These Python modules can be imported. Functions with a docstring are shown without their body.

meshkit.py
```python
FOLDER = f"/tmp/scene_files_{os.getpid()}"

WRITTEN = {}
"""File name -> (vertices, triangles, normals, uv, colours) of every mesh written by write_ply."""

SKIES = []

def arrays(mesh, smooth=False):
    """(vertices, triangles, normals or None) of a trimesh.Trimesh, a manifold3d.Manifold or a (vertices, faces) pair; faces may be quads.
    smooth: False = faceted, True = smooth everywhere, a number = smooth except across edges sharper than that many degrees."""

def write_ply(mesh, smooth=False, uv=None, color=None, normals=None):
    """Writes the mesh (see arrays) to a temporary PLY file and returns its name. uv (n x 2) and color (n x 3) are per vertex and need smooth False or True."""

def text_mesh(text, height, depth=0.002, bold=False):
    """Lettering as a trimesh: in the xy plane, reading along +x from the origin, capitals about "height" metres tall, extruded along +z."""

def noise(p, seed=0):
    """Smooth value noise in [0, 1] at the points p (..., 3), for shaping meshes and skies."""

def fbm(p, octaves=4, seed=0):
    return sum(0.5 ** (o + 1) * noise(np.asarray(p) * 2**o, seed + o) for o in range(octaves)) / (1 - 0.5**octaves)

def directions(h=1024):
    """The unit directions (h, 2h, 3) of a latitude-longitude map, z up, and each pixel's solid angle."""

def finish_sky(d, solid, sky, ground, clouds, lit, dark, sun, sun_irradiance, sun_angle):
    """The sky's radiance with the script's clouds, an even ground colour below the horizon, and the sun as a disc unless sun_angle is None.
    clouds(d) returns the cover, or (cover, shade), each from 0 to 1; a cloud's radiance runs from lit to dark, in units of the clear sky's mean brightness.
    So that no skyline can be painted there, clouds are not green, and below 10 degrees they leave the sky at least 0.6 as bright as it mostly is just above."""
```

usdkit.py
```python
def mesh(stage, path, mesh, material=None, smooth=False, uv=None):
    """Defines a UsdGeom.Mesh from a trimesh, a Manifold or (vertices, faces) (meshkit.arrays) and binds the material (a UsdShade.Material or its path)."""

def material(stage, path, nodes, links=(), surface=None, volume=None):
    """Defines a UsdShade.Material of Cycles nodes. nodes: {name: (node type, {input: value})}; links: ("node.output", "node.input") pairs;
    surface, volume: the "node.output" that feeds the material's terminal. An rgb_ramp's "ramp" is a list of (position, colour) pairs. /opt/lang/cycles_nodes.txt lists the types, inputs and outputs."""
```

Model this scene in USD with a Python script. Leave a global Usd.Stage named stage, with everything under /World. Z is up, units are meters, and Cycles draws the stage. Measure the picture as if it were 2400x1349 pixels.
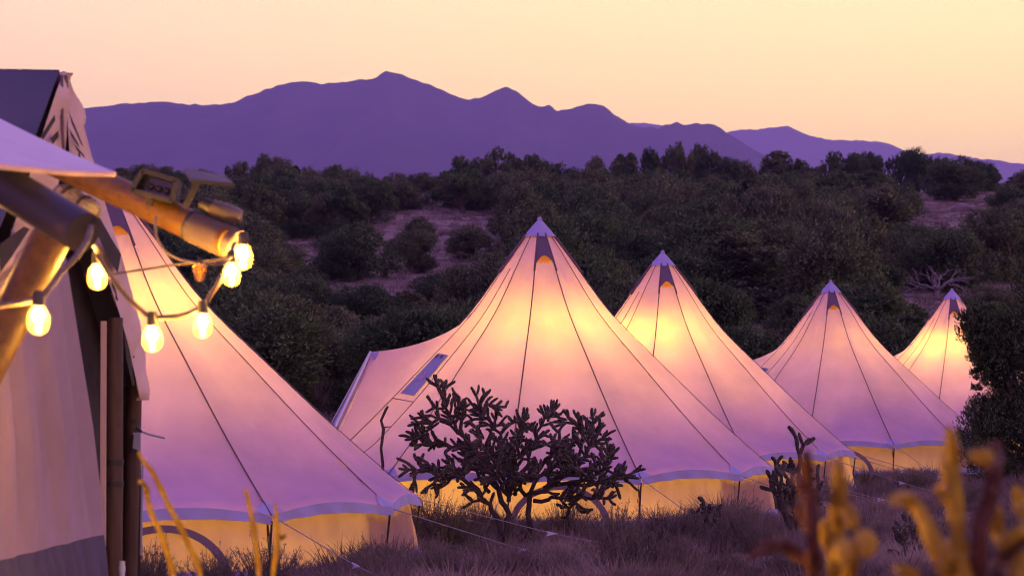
import math
import numpy as np
import trimesh
import usdkit
import meshkit
from scipy.interpolate import PchipInterpolator
from pxr import Usd, UsdGeom, UsdLux, UsdShade, Gf, Vt, Sdf

stage = Usd.Stage.CreateInMemory()
UsdGeom.SetStageUpAxis(stage, "Z")
UsdGeom.SetStageMetersPerUnit(stage, 1.0)
UsdGeom.Xform.Define(stage, "/World")
UsdGeom.Scope.Define(stage, "/World/Looks")

# ---------------------------------------------------------------- camera
FPX, CX, HOR, EYE = 5413.0, 1200.0, 890.0, 1.35        # focal length, centre column, horizon row (2400 px wide picture), eye height
cam = UsdGeom.Camera.Define(stage, "/World/camera")
cam.AddTranslateOp().Set((0, 0, EYE))
cam.AddRotateXOp().Set(90.0)
cam.CreateHorizontalApertureAttr(36.0)
cam.CreateFocalLengthAttr(FPX * 36 / 2400)
cam.CreateVerticalApertureOffsetAttr((HOR - 674.5) * 36 / 2400)
cam.CreateFStopAttr(6.3)
cam.CreateFocusDistanceAttr(21.0)
cam.CreateClippingRangeAttr((0.1, 60000.0))
cam.CreateExposureAttr(2.9)

# ---------------------------------------------------------------- sky: dusk, the sun just gone down beyond the hills to the right of the view
SUN_EL, SUN_ROT = math.radians(0.6), math.radians(52)
sx, sy = math.sin(SUN_ROT), math.cos(SUN_ROT)
sky_light = UsdLux.DomeLight.Define(stage, "/World/sky")
sky_light.GetPrim().SetCustomDataByKey("kind", "structure")
sky_mat = usdkit.material(stage, "/World/Looks/sky", {
    "sky": ("sky_texture", {"sky_type": "single_scattering", "sun_disc": False, "sun_elevation": SUN_EL, "sun_rotation": SUN_ROT,
                            "air_density": 1.0, "aerosol_density": 2.0, "ozone_density": 3.0}),
    "tc": ("texture_coordinate", {}),
    "sep": ("separate_xyz", {}),
    "az": ("vector_math", {"math_type": "dot_product", "vector2": (sx, sy, 0.0)}),
    "az01": ("map_range", {"range_type": "smoothstep", "from_min": -0.55, "from_max": 0.9, "to_min": 0.0, "to_max": 1.0, "clamp": True}),
    "glow": ("rgb_ramp", {"ramp": [(0.0, (4.6, 2.0, 0.05)), (0.05, (4.6, 2.5, 0.08)), (0.10, (4.4, 2.9, 0.25)), (0.16, (4.0, 2.75, 0.68)), (0.26, (2.8, 1.7, 1.5)),
                                   (0.42, (1.5, 0.75, 1.6)), (0.7, (0.62, 0.36, 1.3)), (1.0, (0.52, 0.34, 1.22))]}),
    "back": ("rgb_ramp", {"ramp": [(0.0, (1.0, 0.4, 1.15)), (0.2, (1.2, 0.5, 1.4)), (0.45, (0.78, 0.42, 1.4)), (1.0, (0.52, 0.34, 1.22))]}),
    "dusk": ("mix_color", {}),
    "all": ("mix_color", {"fac": 0.88}),
    "bg": ("background_shader", {"strength": 0.1}),
}, [("tc.generated", "sep.vector"), ("tc.generated", "az.vector1"), ("az.value", "az01.value"), ("sep.z", "glow.fac"), ("sep.z", "back.fac"),
    ("az01.result", "dusk.fac"), ("back.color", "dusk.a"), ("glow.color", "dusk.b"),
    ("sky.color", "all.a"), ("dusk.result", "all.b"), ("all.result", "bg.color")], surface="bg.background")
UsdShade.MaterialBindingAPI.Apply(sky_light.GetPrim()).Bind(sky_mat)

# ---------------------------------------------------------------- helpers
taken = {}


def numbered(parent, name):
    k = taken.get((parent, name), -1) + 1
    taken[(parent, name)] = k
    return name if k == 0 else f"{name}_{k:03d}"


def tag(prim, label=None, cat=None, group=None, kind=None):
    for k, v in (("label", label), ("category", cat), ("group", group), ("kind", kind)):
        if v:
            prim.SetCustomDataByKey(k, v)
    return prim


def thing(name, label, cat, loc=(0, 0, 0), rotz=0.0, scale=(1, 1, 1), group=None):
    """An Xform at the thing's base; its children are its parts. rotz in radians."""
    x = UsdGeom.Xform.Define(stage, "/World/" + numbered("/World", name))
    x.AddTranslateOp().Set(Gf.Vec3d(*map(float, loc)))
    x.AddRotateZOp().Set(math.degrees(rotz))
    x.AddScaleOp().Set(Gf.Vec3f(*map(float, scale)))
    return tag(x.GetPrim(), label, cat, group)


def dup(src, loc, rotz, scale, label, group=None):
    was = src.GetCustomData()
    base = src.GetName()
    if base[-4:-3] == "_" and base[-3:].isdigit():
        base = base[:-4]
    r = thing(base, label, was["category"], loc, rotz, scale, group or was.get("group"))
    r.GetReferences().AddInternalReference(src.GetPath())
    r.SetInstanceable(True)
    return r


def obj(name, mesh, mat, parent=None, smooth=30, label=None, kind=None):
    """One Mesh prim, under parent (a prim) or under /World."""
    pp = str(parent.GetPath()) if parent is not None else "/World"
    m = usdkit.mesh(stage, f"{pp}/{numbered(pp, name)}", mesh, mat, smooth=smooth)
    m.CreateDoubleSidedAttr(True)
    return tag(m.GetPrim(), label, kind=kind)


def mat(name, nodes, links, surface):
    return usdkit.material(stage, "/World/Looks/" + name, nodes, links, surface=surface)


def P(px, py, d):
    """The point at depth d seen at pixel (px, py) of the 2400 px wide photograph."""
    return np.array([(px - CX) / FPX * d, d, EYE + (HOR - py) / FPX * d])


def cat_(ms):
    return trimesh.util.concatenate(ms)


def frame_of(t):
    t = t / np.linalg.norm(t)
    a = np.array([0, 0, 1.0]) if abs(t[2]) < 0.9 else np.array([1.0, 0, 0])
    u = np.cross(a, t)
    u /= np.linalg.norm(u)
    return u, np.cross(t, u)


def tube(pts, rad, n=8, caps=True):
    """A swept tube along pts; rad one number or one per point."""
    pts = np.asarray(pts, float)
    rad = np.broadcast_to(np.asarray(rad, float), len(pts))
    tan = np.gradient(pts, axis=0)
    tan /= np.linalg.norm(tan, axis=1, keepdims=True) + 1e-12
    u, w = frame_of(tan[0])
    a = np.arange(n) / n * 2 * math.pi
    rings = []
    for p, r, t in zip(pts, rad, tan):
        u = u - t * (u @ t)
        u /= np.linalg.norm(u) + 1e-12
        w = np.cross(t, u)
        rings.append(p + r * (np.cos(a)[:, None] * u + np.sin(a)[:, None] * w))
    v = np.vstack(rings)
    f = []
    for i in range(len(pts) - 1):
        for k in range(n):
            a0, a1 = i * n + k, i * n + (k + 1) % n
            f += [[a0, a1, a1 + n], [a0, a1 + n, a0 + n]]
    if caps:
        m = len(v)
        v = np.vstack([v, pts[0], pts[-1]])
        e = (len(pts) - 1) * n
        for k in range(n):
            f += [[m, (k + 1) % n, k], [m + 1, e + k, e + (k + 1) % n]]
    return trimesh.Trimesh(v, np.array(f), process=False)


def grid(fn, us, vs):
    """A sheet: fn(u, v) gives points for meshgrid arrays."""
    U, V = np.meshgrid(us, vs, indexing="ij")
    p = fn(U, V).reshape(-1, 3)
    nu, nv = len(us), len(vs)
    i = np.arange(nu * nv).reshape(nu, nv)
    q = np.stack([i[:-1, :-1], i[1:, :-1], i[1:, 1:], i[:-1, 1:]], -1).reshape(-1, 4)
    return trimesh.Trimesh(p, np.vstack([q[:, [0, 1, 2]], q[:, [0, 2, 3]]]), process=False)


def solid(m, t):
    """Gives a sheet the thickness t (along its vertex normals) with closed rims."""
    v, n, f = m.vertices, m.vertex_normals, m.faces
    k = len(v)
    e = np.sort(m.edges, axis=1)
    _, inv, cnt = np.unique(e, axis=0, return_inverse=True, return_counts=True)
    rim = m.edges[cnt[inv.ravel()] == 1]
    side = np.vstack([np.c_[rim[:, 0], rim[:, 0] + k, rim[:, 1] + k], np.c_[rim[:, 0], rim[:, 1] + k, rim[:, 1]]])
    return trimesh.Trimesh(np.vstack([v, v - n * t]), np.vstack([f, f[:, ::-1] + k, side]), process=False)


def lathe(prof, n=16, origin=(0, 0, 0)):
    prof = np.asarray(prof, float)
    a = np.arange(n + 1) / n * 2 * math.pi
    m = grid(lambda U, V: np.stack([np.interp(V, np.arange(len(prof)), prof[:, 0]) * np.cos(U), np.interp(V, np.arange(len(prof)), prof[:, 0]) * np.sin(U),
                                    np.interp(V, np.arange(len(prof)), prof[:, 1])], -1), a, np.arange(len(prof)))
    m.merge_vertices()
    return m.apply_translation(origin)


def beam(a, b, w, h, up=(0, 0, 1)):
    """A box from a to b, w across and h high."""
    a, b = np.asarray(a, float), np.asarray(b, float)
    t = b - a
    L = np.linalg.norm(t)
    t /= L
    s = np.cross(t, up)
    s /= np.linalg.norm(s)
    n = np.cross(s, t)
    m = trimesh.creation.box((L, w, h))
    T = np.eye(4)
    T[:3, 0], T[:3, 1], T[:3, 2], T[:3, 3] = t, s, n, (a + b) / 2
    return m.apply_transform(T)


# ---------------------------------------------------------------- materials
def diffuse_noise(name, c1, c2, scale, rough=0.9, bump=0.0, bump_scale=None, spec=0.2, detail=4, vec=None, rnd=0.0):
    nodes = {"tc": ("texture_coordinate", {}), "n": ("noise_texture", {"scale": scale, "detail": detail, "roughness": 0.6}),
             "r": ("rgb_ramp", {"ramp": [(0.3, c1), (0.7, c2)]}),
             "p": ("principled_bsdf", {"roughness": rough, "specular_ior_level": spec})}
    links = [("n.fac", "r.fac")]
    if vec:
        nodes["m"] = ("mapping", {"scale": vec})
        links += [("tc.object", "m.vector"), ("m.vector", "n.vector")]
    else:
        links += [("tc.object", "n.vector")]
    out = "r.color"
    if rnd:
        nodes["oi"] = ("object_info", {})
        nodes["mr"] = ("map_range", {"to_min": 1 - rnd, "to_max": 1 + rnd})
        nodes["hs"] = ("hsv", {})
        links += [("oi.random", "mr.value"), ("mr.result", "hs.value"), ("r.color", "hs.color")]
        out = "hs.color"
    links.append((out, "p.base_color"))
    if bump:
        nodes["n2"] = ("noise_texture", {"scale": bump_scale or scale * 4, "detail": 3})
        nodes["b"] = ("bump", {"strength": bump, "distance": 0.02})
        links += [("m.vector" if vec else "tc.object", "n2.vector"), ("n2.fac", "b.height"), ("b.normal", "p.normal")]
    return mat(name, nodes, links, "p.BSDF")


def canvas(name, col, through, share, weave=900.0):
    """Cotton canvas: reflects col, lets light of the colour through shine out on the other side."""
    return mat(name, {
        "tc": ("texture_coordinate", {}), "n": ("noise_texture", {"scale": 1.3, "detail": 5, "roughness": 0.65}),
        "r": ("map_range", {"from_min": 0.3, "from_max": 0.7, "to_min": 0.84, "to_max": 1.06}),
        "h1": ("hsv", {"color": col}), "h2": ("hsv", {"color": through}),
        "w": ("noise_texture", {"scale": 45.0, "detail": 3}), "b": ("bump", {"strength": 0.25, "distance": 0.004}),
        "d": ("diffuse_bsdf", {"roughness": 0.5}), "t": ("translucent_bsdf", {}), "m": ("mix_closure", {"fac": share}),
    }, [("tc.object", "n.vector"), ("n.fac", "r.value"), ("r.result", "h1.value"), ("r.result", "h2.value"), ("h1.color", "d.color"), ("h2.color", "t.color"),
        ("tc.object", "w.vector"), ("w.fac", "b.height"), ("b.normal", "d.normal"), ("d.BSDF", "m.closure1"), ("t.BSDF", "m.closure2")], "m.closure")


M = {}
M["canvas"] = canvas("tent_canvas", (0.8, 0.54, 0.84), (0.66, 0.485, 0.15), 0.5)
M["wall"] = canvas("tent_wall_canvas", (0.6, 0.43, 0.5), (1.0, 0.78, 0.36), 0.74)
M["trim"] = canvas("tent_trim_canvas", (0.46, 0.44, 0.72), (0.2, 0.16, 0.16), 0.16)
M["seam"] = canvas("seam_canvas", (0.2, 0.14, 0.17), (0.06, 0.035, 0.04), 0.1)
M["vent"] = canvas("vent_netting", (0.22, 0.16, 0.22), (0.25, 0.14, 0.11), 0.3)
M["vent_mesh"] = canvas("vent_gauze", (0.6, 0.42, 0.24), (1.0, 0.72, 0.3), 0.92)
M["arch"] = canvas("window_binding", (0.3, 0.22, 0.26), (0.2, 0.12, 0.1), 0.2)
M["patch"] = canvas("stove_patch", (0.36, 0.38, 0.52), (0.05, 0.04, 0.05), 0.06)
M["groundsheet"] = diffuse_noise("groundsheet", (0.05, 0.045, 0.045), (0.08, 0.07, 0.07), 5)
M["rope"] = diffuse_noise("guy_rope", (0.22, 0.2, 0.2), (0.34, 0.31, 0.3), 20)
M["plastic"] = mat("pale_plastic", {"p": ("principled_bsdf", {"base_color": (0.5, 0.54, 0.62), "roughness": 0.3})}, [], "p.BSDF")
M["steel"] = mat("galvanised_steel", {"p": ("principled_bsdf", {"base_color": (0.55, 0.55, 0.58), "roughness": 0.35, "metallic": 0.9})}, [], "p.BSDF")
M["dark_metal"] = mat("dark_metal", {"p": ("principled_bsdf", {"base_color": (0.018, 0.017, 0.02), "roughness": 0.55, "metallic": 0.0})}, [], "p.BSDF")


def lamp(name, col, strength):
    return mat(name, {"e": ("emission", {"color": col, "strength": strength})}, [], "e.emission")


M["lantern"] = lamp("lantern_light", (1.0, 0.57, 0.11), 28.5)
M["bedside"] = lamp("bedside_light", (1.0, 0.53, 0.14), 20.0)
M["bulb"] = lamp("bulb_filament", (1.0, 0.55, 0.12), 165.0)

# ---------------------------------------------------------------- terrain
_hd = PchipInterpolator([-200, 0, 42, 58, 78, 108, 140, 180, 214, 236, 262, 320, 600, 1500, 9000, 16000], [0, 0, 0, 0.7, 2.4, 5.6, 9.4, 14.5, 18.3, 19.0, 18.6, 16.5, 8, 2, 0, 0])


def ground_z(x, y):
    x, y = np.asarray(x, float), np.asarray(y, float)
    base = _hd(np.clip(y, -200, 16000))
    crest = np.interp(x, [-400, -49, -24, -13.5, -8, 4, 20, 32, 45, 60, 400], [-0.03, 0.0, 0.0, -0.06, 0.01, 0.01, 0.0, 0.015, 0.01, 0.0, -0.05])
    k = np.clip((y - 42) / 60, 0, 1)
    rough = (meshkit.fbm(np.stack([x / 14, y / 14, 0 * x], -1), 4, 5) - 0.5) * 1.0 * k * np.clip((1500 - y) / 1000, 0, 1)
    near = (meshkit.fbm(np.stack([x / 1.7, y / 1.7, 0 * x + 3], -1), 3, 9) - 0.5) * 0.16 * np.clip((60 - np.abs(y)) / 20, 0, 1) * np.clip((60 - np.abs(x)) / 20, 0, 1)
    return base * (1 + crest) + rough + near


def spaced(inner, step, outer, grow=1.12):
    a, s = list(np.arange(0, inner, step)), step
    while a[-1] < outer:
        s *= grow
        a.append(a[-1] + s)
    return np.array(a)


_xs = spaced(70, 0.8, 13000)
_xs = np.r_[-_xs[:0:-1], _xs]
_ys = np.r_[-spaced(10, 2, 400, 1.3)[:0:-1], np.arange(0, 12, 2), np.arange(12, 50, 0.5), 50 + spaced(230, 1.5, 12900)]
ground_mat = mat("ground", {
    "g": ("geometry", {}), "n": ("noise_texture", {"scale": 0.35, "detail": 7, "roughness": 0.7}), "n2": ("noise_texture", {"scale": 2.2, "detail": 6, "roughness": 0.7}),
    "r": ("rgb_ramp", {"ramp": [(0.35, (0.13, 0.105, 0.08)), (0.5, (0.26, 0.2, 0.16)), (0.65, (0.34, 0.26, 0.2))]}),
    "r2": ("rgb_ramp", {"ramp": [(0.36, (0.4, 0.38, 0.36)), (0.58, (1.0, 1.0, 1.0))]}), "mx": ("mix", {"mix_type": "multiply", "fac": 0.8}),
    "b": ("bump", {"strength": 0.8, "distance": 0.15}), "p": ("principled_bsdf", {"roughness": 0.95, "specular_ior_level": 0.1})},
    [("g.position", "n.vector"), ("g.position", "n2.vector"), ("n.fac", "r.fac"), ("n2.fac", "r2.fac"), ("r.color", "mx.color1"), ("r2.color", "mx.color2"), ("mx.color", "p.base_color"),
     ("n2.fac", "b.height"), ("b.normal", "p.normal")], "p.BSDF")
obj("ground", grid(lambda U, V: np.stack([U, V, ground_z(U, V)], -1), _xs, _ys), ground_mat, smooth=True, kind="structure")

# ---------------------------------------------------------------- mountains
main_ridge = [(-900, 300), (-400, 285), (-100, 275), (0, 264), (165, 249), (240, 240), (310, 232), (400, 229), (440, 233), (500, 236), (550, 227), (600, 207), (650, 192), (705, 182), (725, 183), (750, 186),
              (800, 181), (850, 176), (875, 174), (892, 162), (912, 158), (935, 160), (955, 169), (985, 181), (1005, 187), (1040, 203), (1080, 219), (1105, 223), (1125, 218), (1150, 208), (1175, 197), (1190, 195),
              (1205, 200), (1225, 214), (1250, 233), (1264, 239), (1282, 237), (1310, 248), (1335, 247), (1355, 241), (1385, 235), (1408, 235), (1422, 243), (1450, 264), (1475, 280), (1510, 286), (1540, 290),
              (1562, 281), (1585, 277), (1610, 281), (1640, 279), (1668, 281), (1690, 292), (1720, 312), (1750, 330), (1780, 347), (1810, 361), (1870, 386), (1950, 420), (2300, 520), (3000, 650)]
far_ridge = [(900, 330), (1300, 310), (1440, 290), (1480, 283), (1510, 282), (1540, 287), (1600, 296), (1700, 303), (1740, 298), (1780, 297), (1815, 292), (1845, 290), (1862, 297), (1885, 307), (1920, 316), (1960, 323),
             (2010, 323), (2070, 328), (2100, 337), (2125, 350), (2150, 356), (2200, 352), (2240, 357), (2290, 365), (2330, 369), (2400, 379), (2500, 392), (2700, 440), (3300, 520)]


def mountain(ridge, D, seed, width):
    r = np.array(ridge, float)
    rx, rz = (r[:, 0] - CX) / FPX * D, EYE + (HOR - r[:, 1]) / FPX * D
    f = PchipInterpolator(rx, rz)
    xs = np.arange(rx[0], rx[-1], D / FPX * 5.0)
    ts = np.r_[-np.linspace(1, 0, 46)[:-1] ** 1.0, np.linspace(0, 1, 12)]

    def fn(U, V):
        n = meshkit.fbm(np.stack([U / 330, V * 2.2 + 0.15 * np.sin(U / 300), U * 0 + seed], -1), 5, seed)
        spur = 1 - np.abs(2 * n - 1)
        crest = f(U)
        fine = (meshkit.noise(np.stack([U / 17, U * 0, U * 0], -1), seed + 3) - 0.5) * 6 * (np.abs(V) < 0.02)
        z = crest * (1 - np.abs(V)) ** 1.15 + fine
        z = z - np.abs(V) ** 0.7 * (1 - np.abs(V)) * crest * 0.62 * (1 - spur)
        return np.stack([U + 60 * (n - 0.5) * np.abs(V), D + V * width + 0 * U, z - 12], -1)
    return grid(fn, xs, ts)


mountain_mat = mat("mountain", {
    "g": ("geometry", {}), "n": ("noise_texture", {"scale": 0.006, "detail": 8, "roughness": 0.7}),
    "r": ("rgb_ramp", {"ramp": [(0.38, (0.025, 0.024, 0.022)), (0.62, (0.06, 0.052, 0.046))]}), "p": ("diffuse_bsdf", {})},
    [("g.position", "n.vector"), ("n.fac", "r.fac"), ("r.color", "p.color")], "p.BSDF")
obj("mountain_range", mountain(main_ridge, 6200.0, 3, 2600.0), mountain_mat, smooth=True, kind="structure")
obj("mountain_range", mountain(far_ridge, 10400.0, 8, 2400.0), mountain_mat, smooth=True, kind="structure")

# ---------------------------------------------------------------- haze
HAZE = True
if HAZE:
    hz = trimesh.creation.box((26600, 14000, 1240))
    hz.apply_translation((0, 6400, 1240 / 2 - 20))
    haze_mat = usdkit.material(stage, "/World/Looks/haze", {"v": ("principled_volume", {"color": (0.46, 0.4, 0.92), "density": 1.1e-4, "anisotropy": 0.3})}, [], volume="v.volume")
    tag(obj("haze", hz, haze_mat, smooth=False, kind="stuff"), "thin violet evening haze over the hills", "haze")

# ---------------------------------------------------------------- bell tents
NP, R, EAVE, APEX = 12, 2.35, 0.45, 2.95
STEP = 2 * math.pi / NP
_prof = PchipInterpolator([0, 0.03, 0.127, 0.3, 0.518, 0.773, 1.0], [1, 0.967, 0.848, 0.628, 0.42, 0.1875, 0.0])


def seam_pt(k, v, off=0.0):
    """On the seam at corner k (angle from the camera side, towards +x), v = 0 at the tip and 1 at the eave."""
    a = math.radians(-7) + k * STEP
    v = np.asarray(v, float)
    r = v * R
    p = np.stack([r * np.sin(a), -r * np.cos(a), EAVE + (APEX - EAVE) * _prof(v)], -1)
    n = np.array([0.66 * np.sin(a), -0.66 * np.cos(a), 0.75])
    return p + off * n


def panel_pt(k, U, V, off=0.0):
    p0, p1 = seam_pt(k, V), seam_pt(k + 1, V)
    am = math.radians(-7) + (k + 0.5) * STEP
    n = np.array([0.66 * np.sin(am), -0.66 * np.cos(am), 0.75])
    p = p0 * (1 - U[..., None]) + p1 * U[..., None]
    sag = 0.035 * np.sin(np.pi * U) * np.sin(np.pi * np.clip(V, 0, 1)) ** 1.0
    pull = 0.006 * np.sin(U * 38 + k) * np.exp(-((1 - V) / 0.06) ** 2) * (np.abs(U - 0.5) * 2) ** 2
    e_ = np.minimum(U, 1 - U) * V * 1.2
    pucker = 0.0022 * np.sin(V * 92 + 3 * k) * np.exp(-(e_ / 0.035) ** 2) * np.clip(V * 4 - 0.6, 0, 1)
    loose = (meshkit.fbm(np.stack([U * 2.2 + 7 * k, V * 3.0, 0 * U], -1), 3, 6) - 0.5) * 0.05 * np.sin(np.pi * U) * np.clip(V * 2 - 0.2, 0, 1) * np.clip((1.02 - V) * 6, 0, 1)
    crease = 0.004 * np.sin((U - 0.5) * 60 / (0.25 + V) + 2 * k) * np.exp(-((1 - V) / 0.16) ** 2) * (np.abs(U - 0.5) * 2) ** 1.5
    p = p + (off - sag + pull + pucker + loose + crease)[..., None] * n
    lift = 0.075 * np.sin(np.pi * U) ** 0.8 * np.clip((V - 0.8) / 0.2, 0, 1) ** 2
    p[..., 2] += lift
    return p


def ribbon(path_l, path_r):
    return grid(lambda U, V: np.where(U[..., None] < 0.5, path_l[V.astype(int)], path_r[V.astype(int)]), np.array([0, 1.0]), np.arange(len(path_l)))


DOOR = 9         # the panel that carries the porch: faces left of the camera, a little towards it


def build_tent():
    t = thing("bell_tent", "x", "tent", (0, 0, 0), group="lit canvas bell tents pitched in a row")
    vs = np.r_[np.linspace(0.035, 0.2, 8), np.linspace(0.2, 1, 62)[1:]]
    us = np.linspace(0, 1, 25)
    for k in range(NP):
        v1 = vs if k != DOOR else vs[vs <= 0.33]
        obj("roof_panel", grid(lambda U, V: panel_pt(k, U, V), us, v1), M["canvas"], t, smooth=True)
        # the seam: a folded strip of double canvas
        a = math.radians(-7) + k * STEP
        side = np.array([np.cos(a), np.sin(a), 0])
        sv = np.linspace(0.05, 1.0, 30)
        c = seam_pt(k, sv, 0.006)
        w = (0.0055 + 0.002 * sv)[:, None]
        rib = grid(lambda U, V: np.where((U < 0.5)[..., None], (c - side * w)[V.astype(int)], np.where((U > 1.5)[..., None], (c + side * w)[V.astype(int)], (c + 0.006 * np.array([0.66 * np.sin(a), -0.66 * np.cos(a), 0.75]))[V.astype(int)])),
                   np.array([0.0, 1, 2]), np.arange(len(sv)))
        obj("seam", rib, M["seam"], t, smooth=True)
        # valance along the eave
        e = panel_pt(k, us, np.ones_like(us))
        am = math.radians(-7) + (k + 0.5) * STEP
        out = np.array([np.sin(am), -np.cos(am), 0])
        drop = 0.05 + 0.03 * np.sin(np.pi * us) ** 0.7
        lo = e + out * 0.012 - np.array([0, 0, 1]) * drop[:, None]
        lo += out * (0.014 * np.sin(us * 25 + k))[:, None]
        vm = grid(lambda U, V: e[U.astype(int)] * (1 - V[..., None]) + lo[U.astype(int)] * V[..., None], np.arange(len(us)), np.linspace(0, 1, 4))
        if k != DOOR:
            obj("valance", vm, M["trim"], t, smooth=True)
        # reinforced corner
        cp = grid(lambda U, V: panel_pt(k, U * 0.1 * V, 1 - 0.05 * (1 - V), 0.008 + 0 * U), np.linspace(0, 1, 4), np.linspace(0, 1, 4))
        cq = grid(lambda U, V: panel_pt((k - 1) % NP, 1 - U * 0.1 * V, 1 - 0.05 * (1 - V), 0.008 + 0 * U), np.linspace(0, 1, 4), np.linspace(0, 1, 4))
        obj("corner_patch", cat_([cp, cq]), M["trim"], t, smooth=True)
        # wall panel
        b0, b1 = seam_pt(k, 1.0), seam_pt(k + 1, 1.0)

        def wall(U, V):
            p = b0 * (1 - U[..., None]) + b1 * U[..., None]
            p = p * np.array([0.965, 0.965, 0])
            p = p * (1 + 0.035 * V[..., None])
            p[..., 2] = EAVE + 0.03 - V * (EAVE + 0.05)
            p += out * (0.016 * np.sin(U * 17 + k * 2 + 2 * V) * V + 0.007 * np.sin(U * 41 + k + 3 * V) + 0.05 * (meshkit.fbm(np.stack([U * 4 + 9 * k, V * 1.5, 0 * U], -1), 3, 12) - 0.5))[..., None]
            return p
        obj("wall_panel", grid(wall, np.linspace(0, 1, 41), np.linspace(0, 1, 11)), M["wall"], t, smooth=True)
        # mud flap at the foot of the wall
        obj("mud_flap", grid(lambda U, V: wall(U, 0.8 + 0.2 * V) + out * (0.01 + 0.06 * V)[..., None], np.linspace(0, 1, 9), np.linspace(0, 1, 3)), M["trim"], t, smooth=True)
        # strap and slim side pole under the corner
        cpos = seam_pt(k, 1.0)
        foot = cpos * np.array([0.98, 0.98, 0])
        obj("wall_pole", tube([cpos + [0, 0, -0.03], foot], 0.008, 6), M["dark_metal"], t)
        # guy line with tensioner and peg
        if k not in (DOOR, DOOR + 1):
            o = np.array([np.sin(a), -np.cos(a), 0])
            peg = cpos * np.array([1, 1, 0]) + o * 1.75 + [0, 0, 0.03]
            top = cpos + o * 0.02
            mid = top * 0.42 + peg * 0.58 + [0, 0, -0.03]
            ss = np.linspace(0, 1, 7)[:, None]
            g1 = tube(top * (1 - ss) + mid * ss, 0.0035, 5)
            g = obj("guy_line", cat_([g1, tube(mid * (1 - ss) + (peg + side * 0.02) * ss, 0.003, 5), tube(mid * (1 - ss) + (peg - side * 0.02) * ss, 0.003, 5)]), M["rope"], t)
            tri = trimesh.creation.extrude_polygon(__import__("shapely").Polygon([(-0.045, -0.022), (0.045, 0), (-0.045, 0.022), (-0.03, 0)]), 0.006)
            T = np.eye(4)
            T[:3, 0], T[:3, 1], T[:3, 2], T[:3, 3] = o, [0, 0, 1], -side, mid
            obj("tensioner", tri.apply_transform(T), M["plastic"], g, smooth=False)
            obj("peg", tube([peg + o * 0.03 + [0, 0, 0.04], peg - o * 0.03 - [0, 0, 0.12]], 0.006, 5), M["steel"], g)
    # cap at the tip
    capv = np.linspace(0, 1, 9)
    cap = grid(lambda U, V: np.stack([(0.012 + V * 0.155) * np.sin(U), -(0.012 + V * 0.155) * np.cos(U),
                                      EAVE + (APEX - EAVE) * _prof(0.004 + V * 0.062) + 0.018 + 0 * U], -1), np.linspace(0, 2 * math.pi, 25), capv)
    tip = trimesh.creation.icosphere(2, 0.026).apply_translation((0, 0, APEX + 0.005))
    obj("cap", cat_([cap, tip]), M["trim"], t, smooth=40)
    # four vents: netting between two seams with an arched lip, gauze glowing under it
    for k in (0, 3, 6, 9):
        hood = grid(lambda U, V: panel_pt(k, 0.5 + (U - 0.5) * 1.16, 0.062 + V * (0.105 - 0.035 * np.sin(np.pi * U)), 0.014 + 0.034 * V * np.sin(np.pi * np.clip(U, 0, 1)) ** 0.5), np.linspace(0, 1, 11), np.linspace(0, 1, 7))
        h = obj("vent", solid(hood, 0.004), M["vent"], t, smooth=50)
        lipc = panel_pt(k, 0.5 + (us - 0.5) * 1.16, 0.062 + (0.105 - 0.035 * np.sin(np.pi * us)), 0.014 + 0.034 * np.sin(np.pi * us) ** 0.5)
        obj("vent_lip", tube(lipc, 0.008, 6), M["seam"], h)
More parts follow.
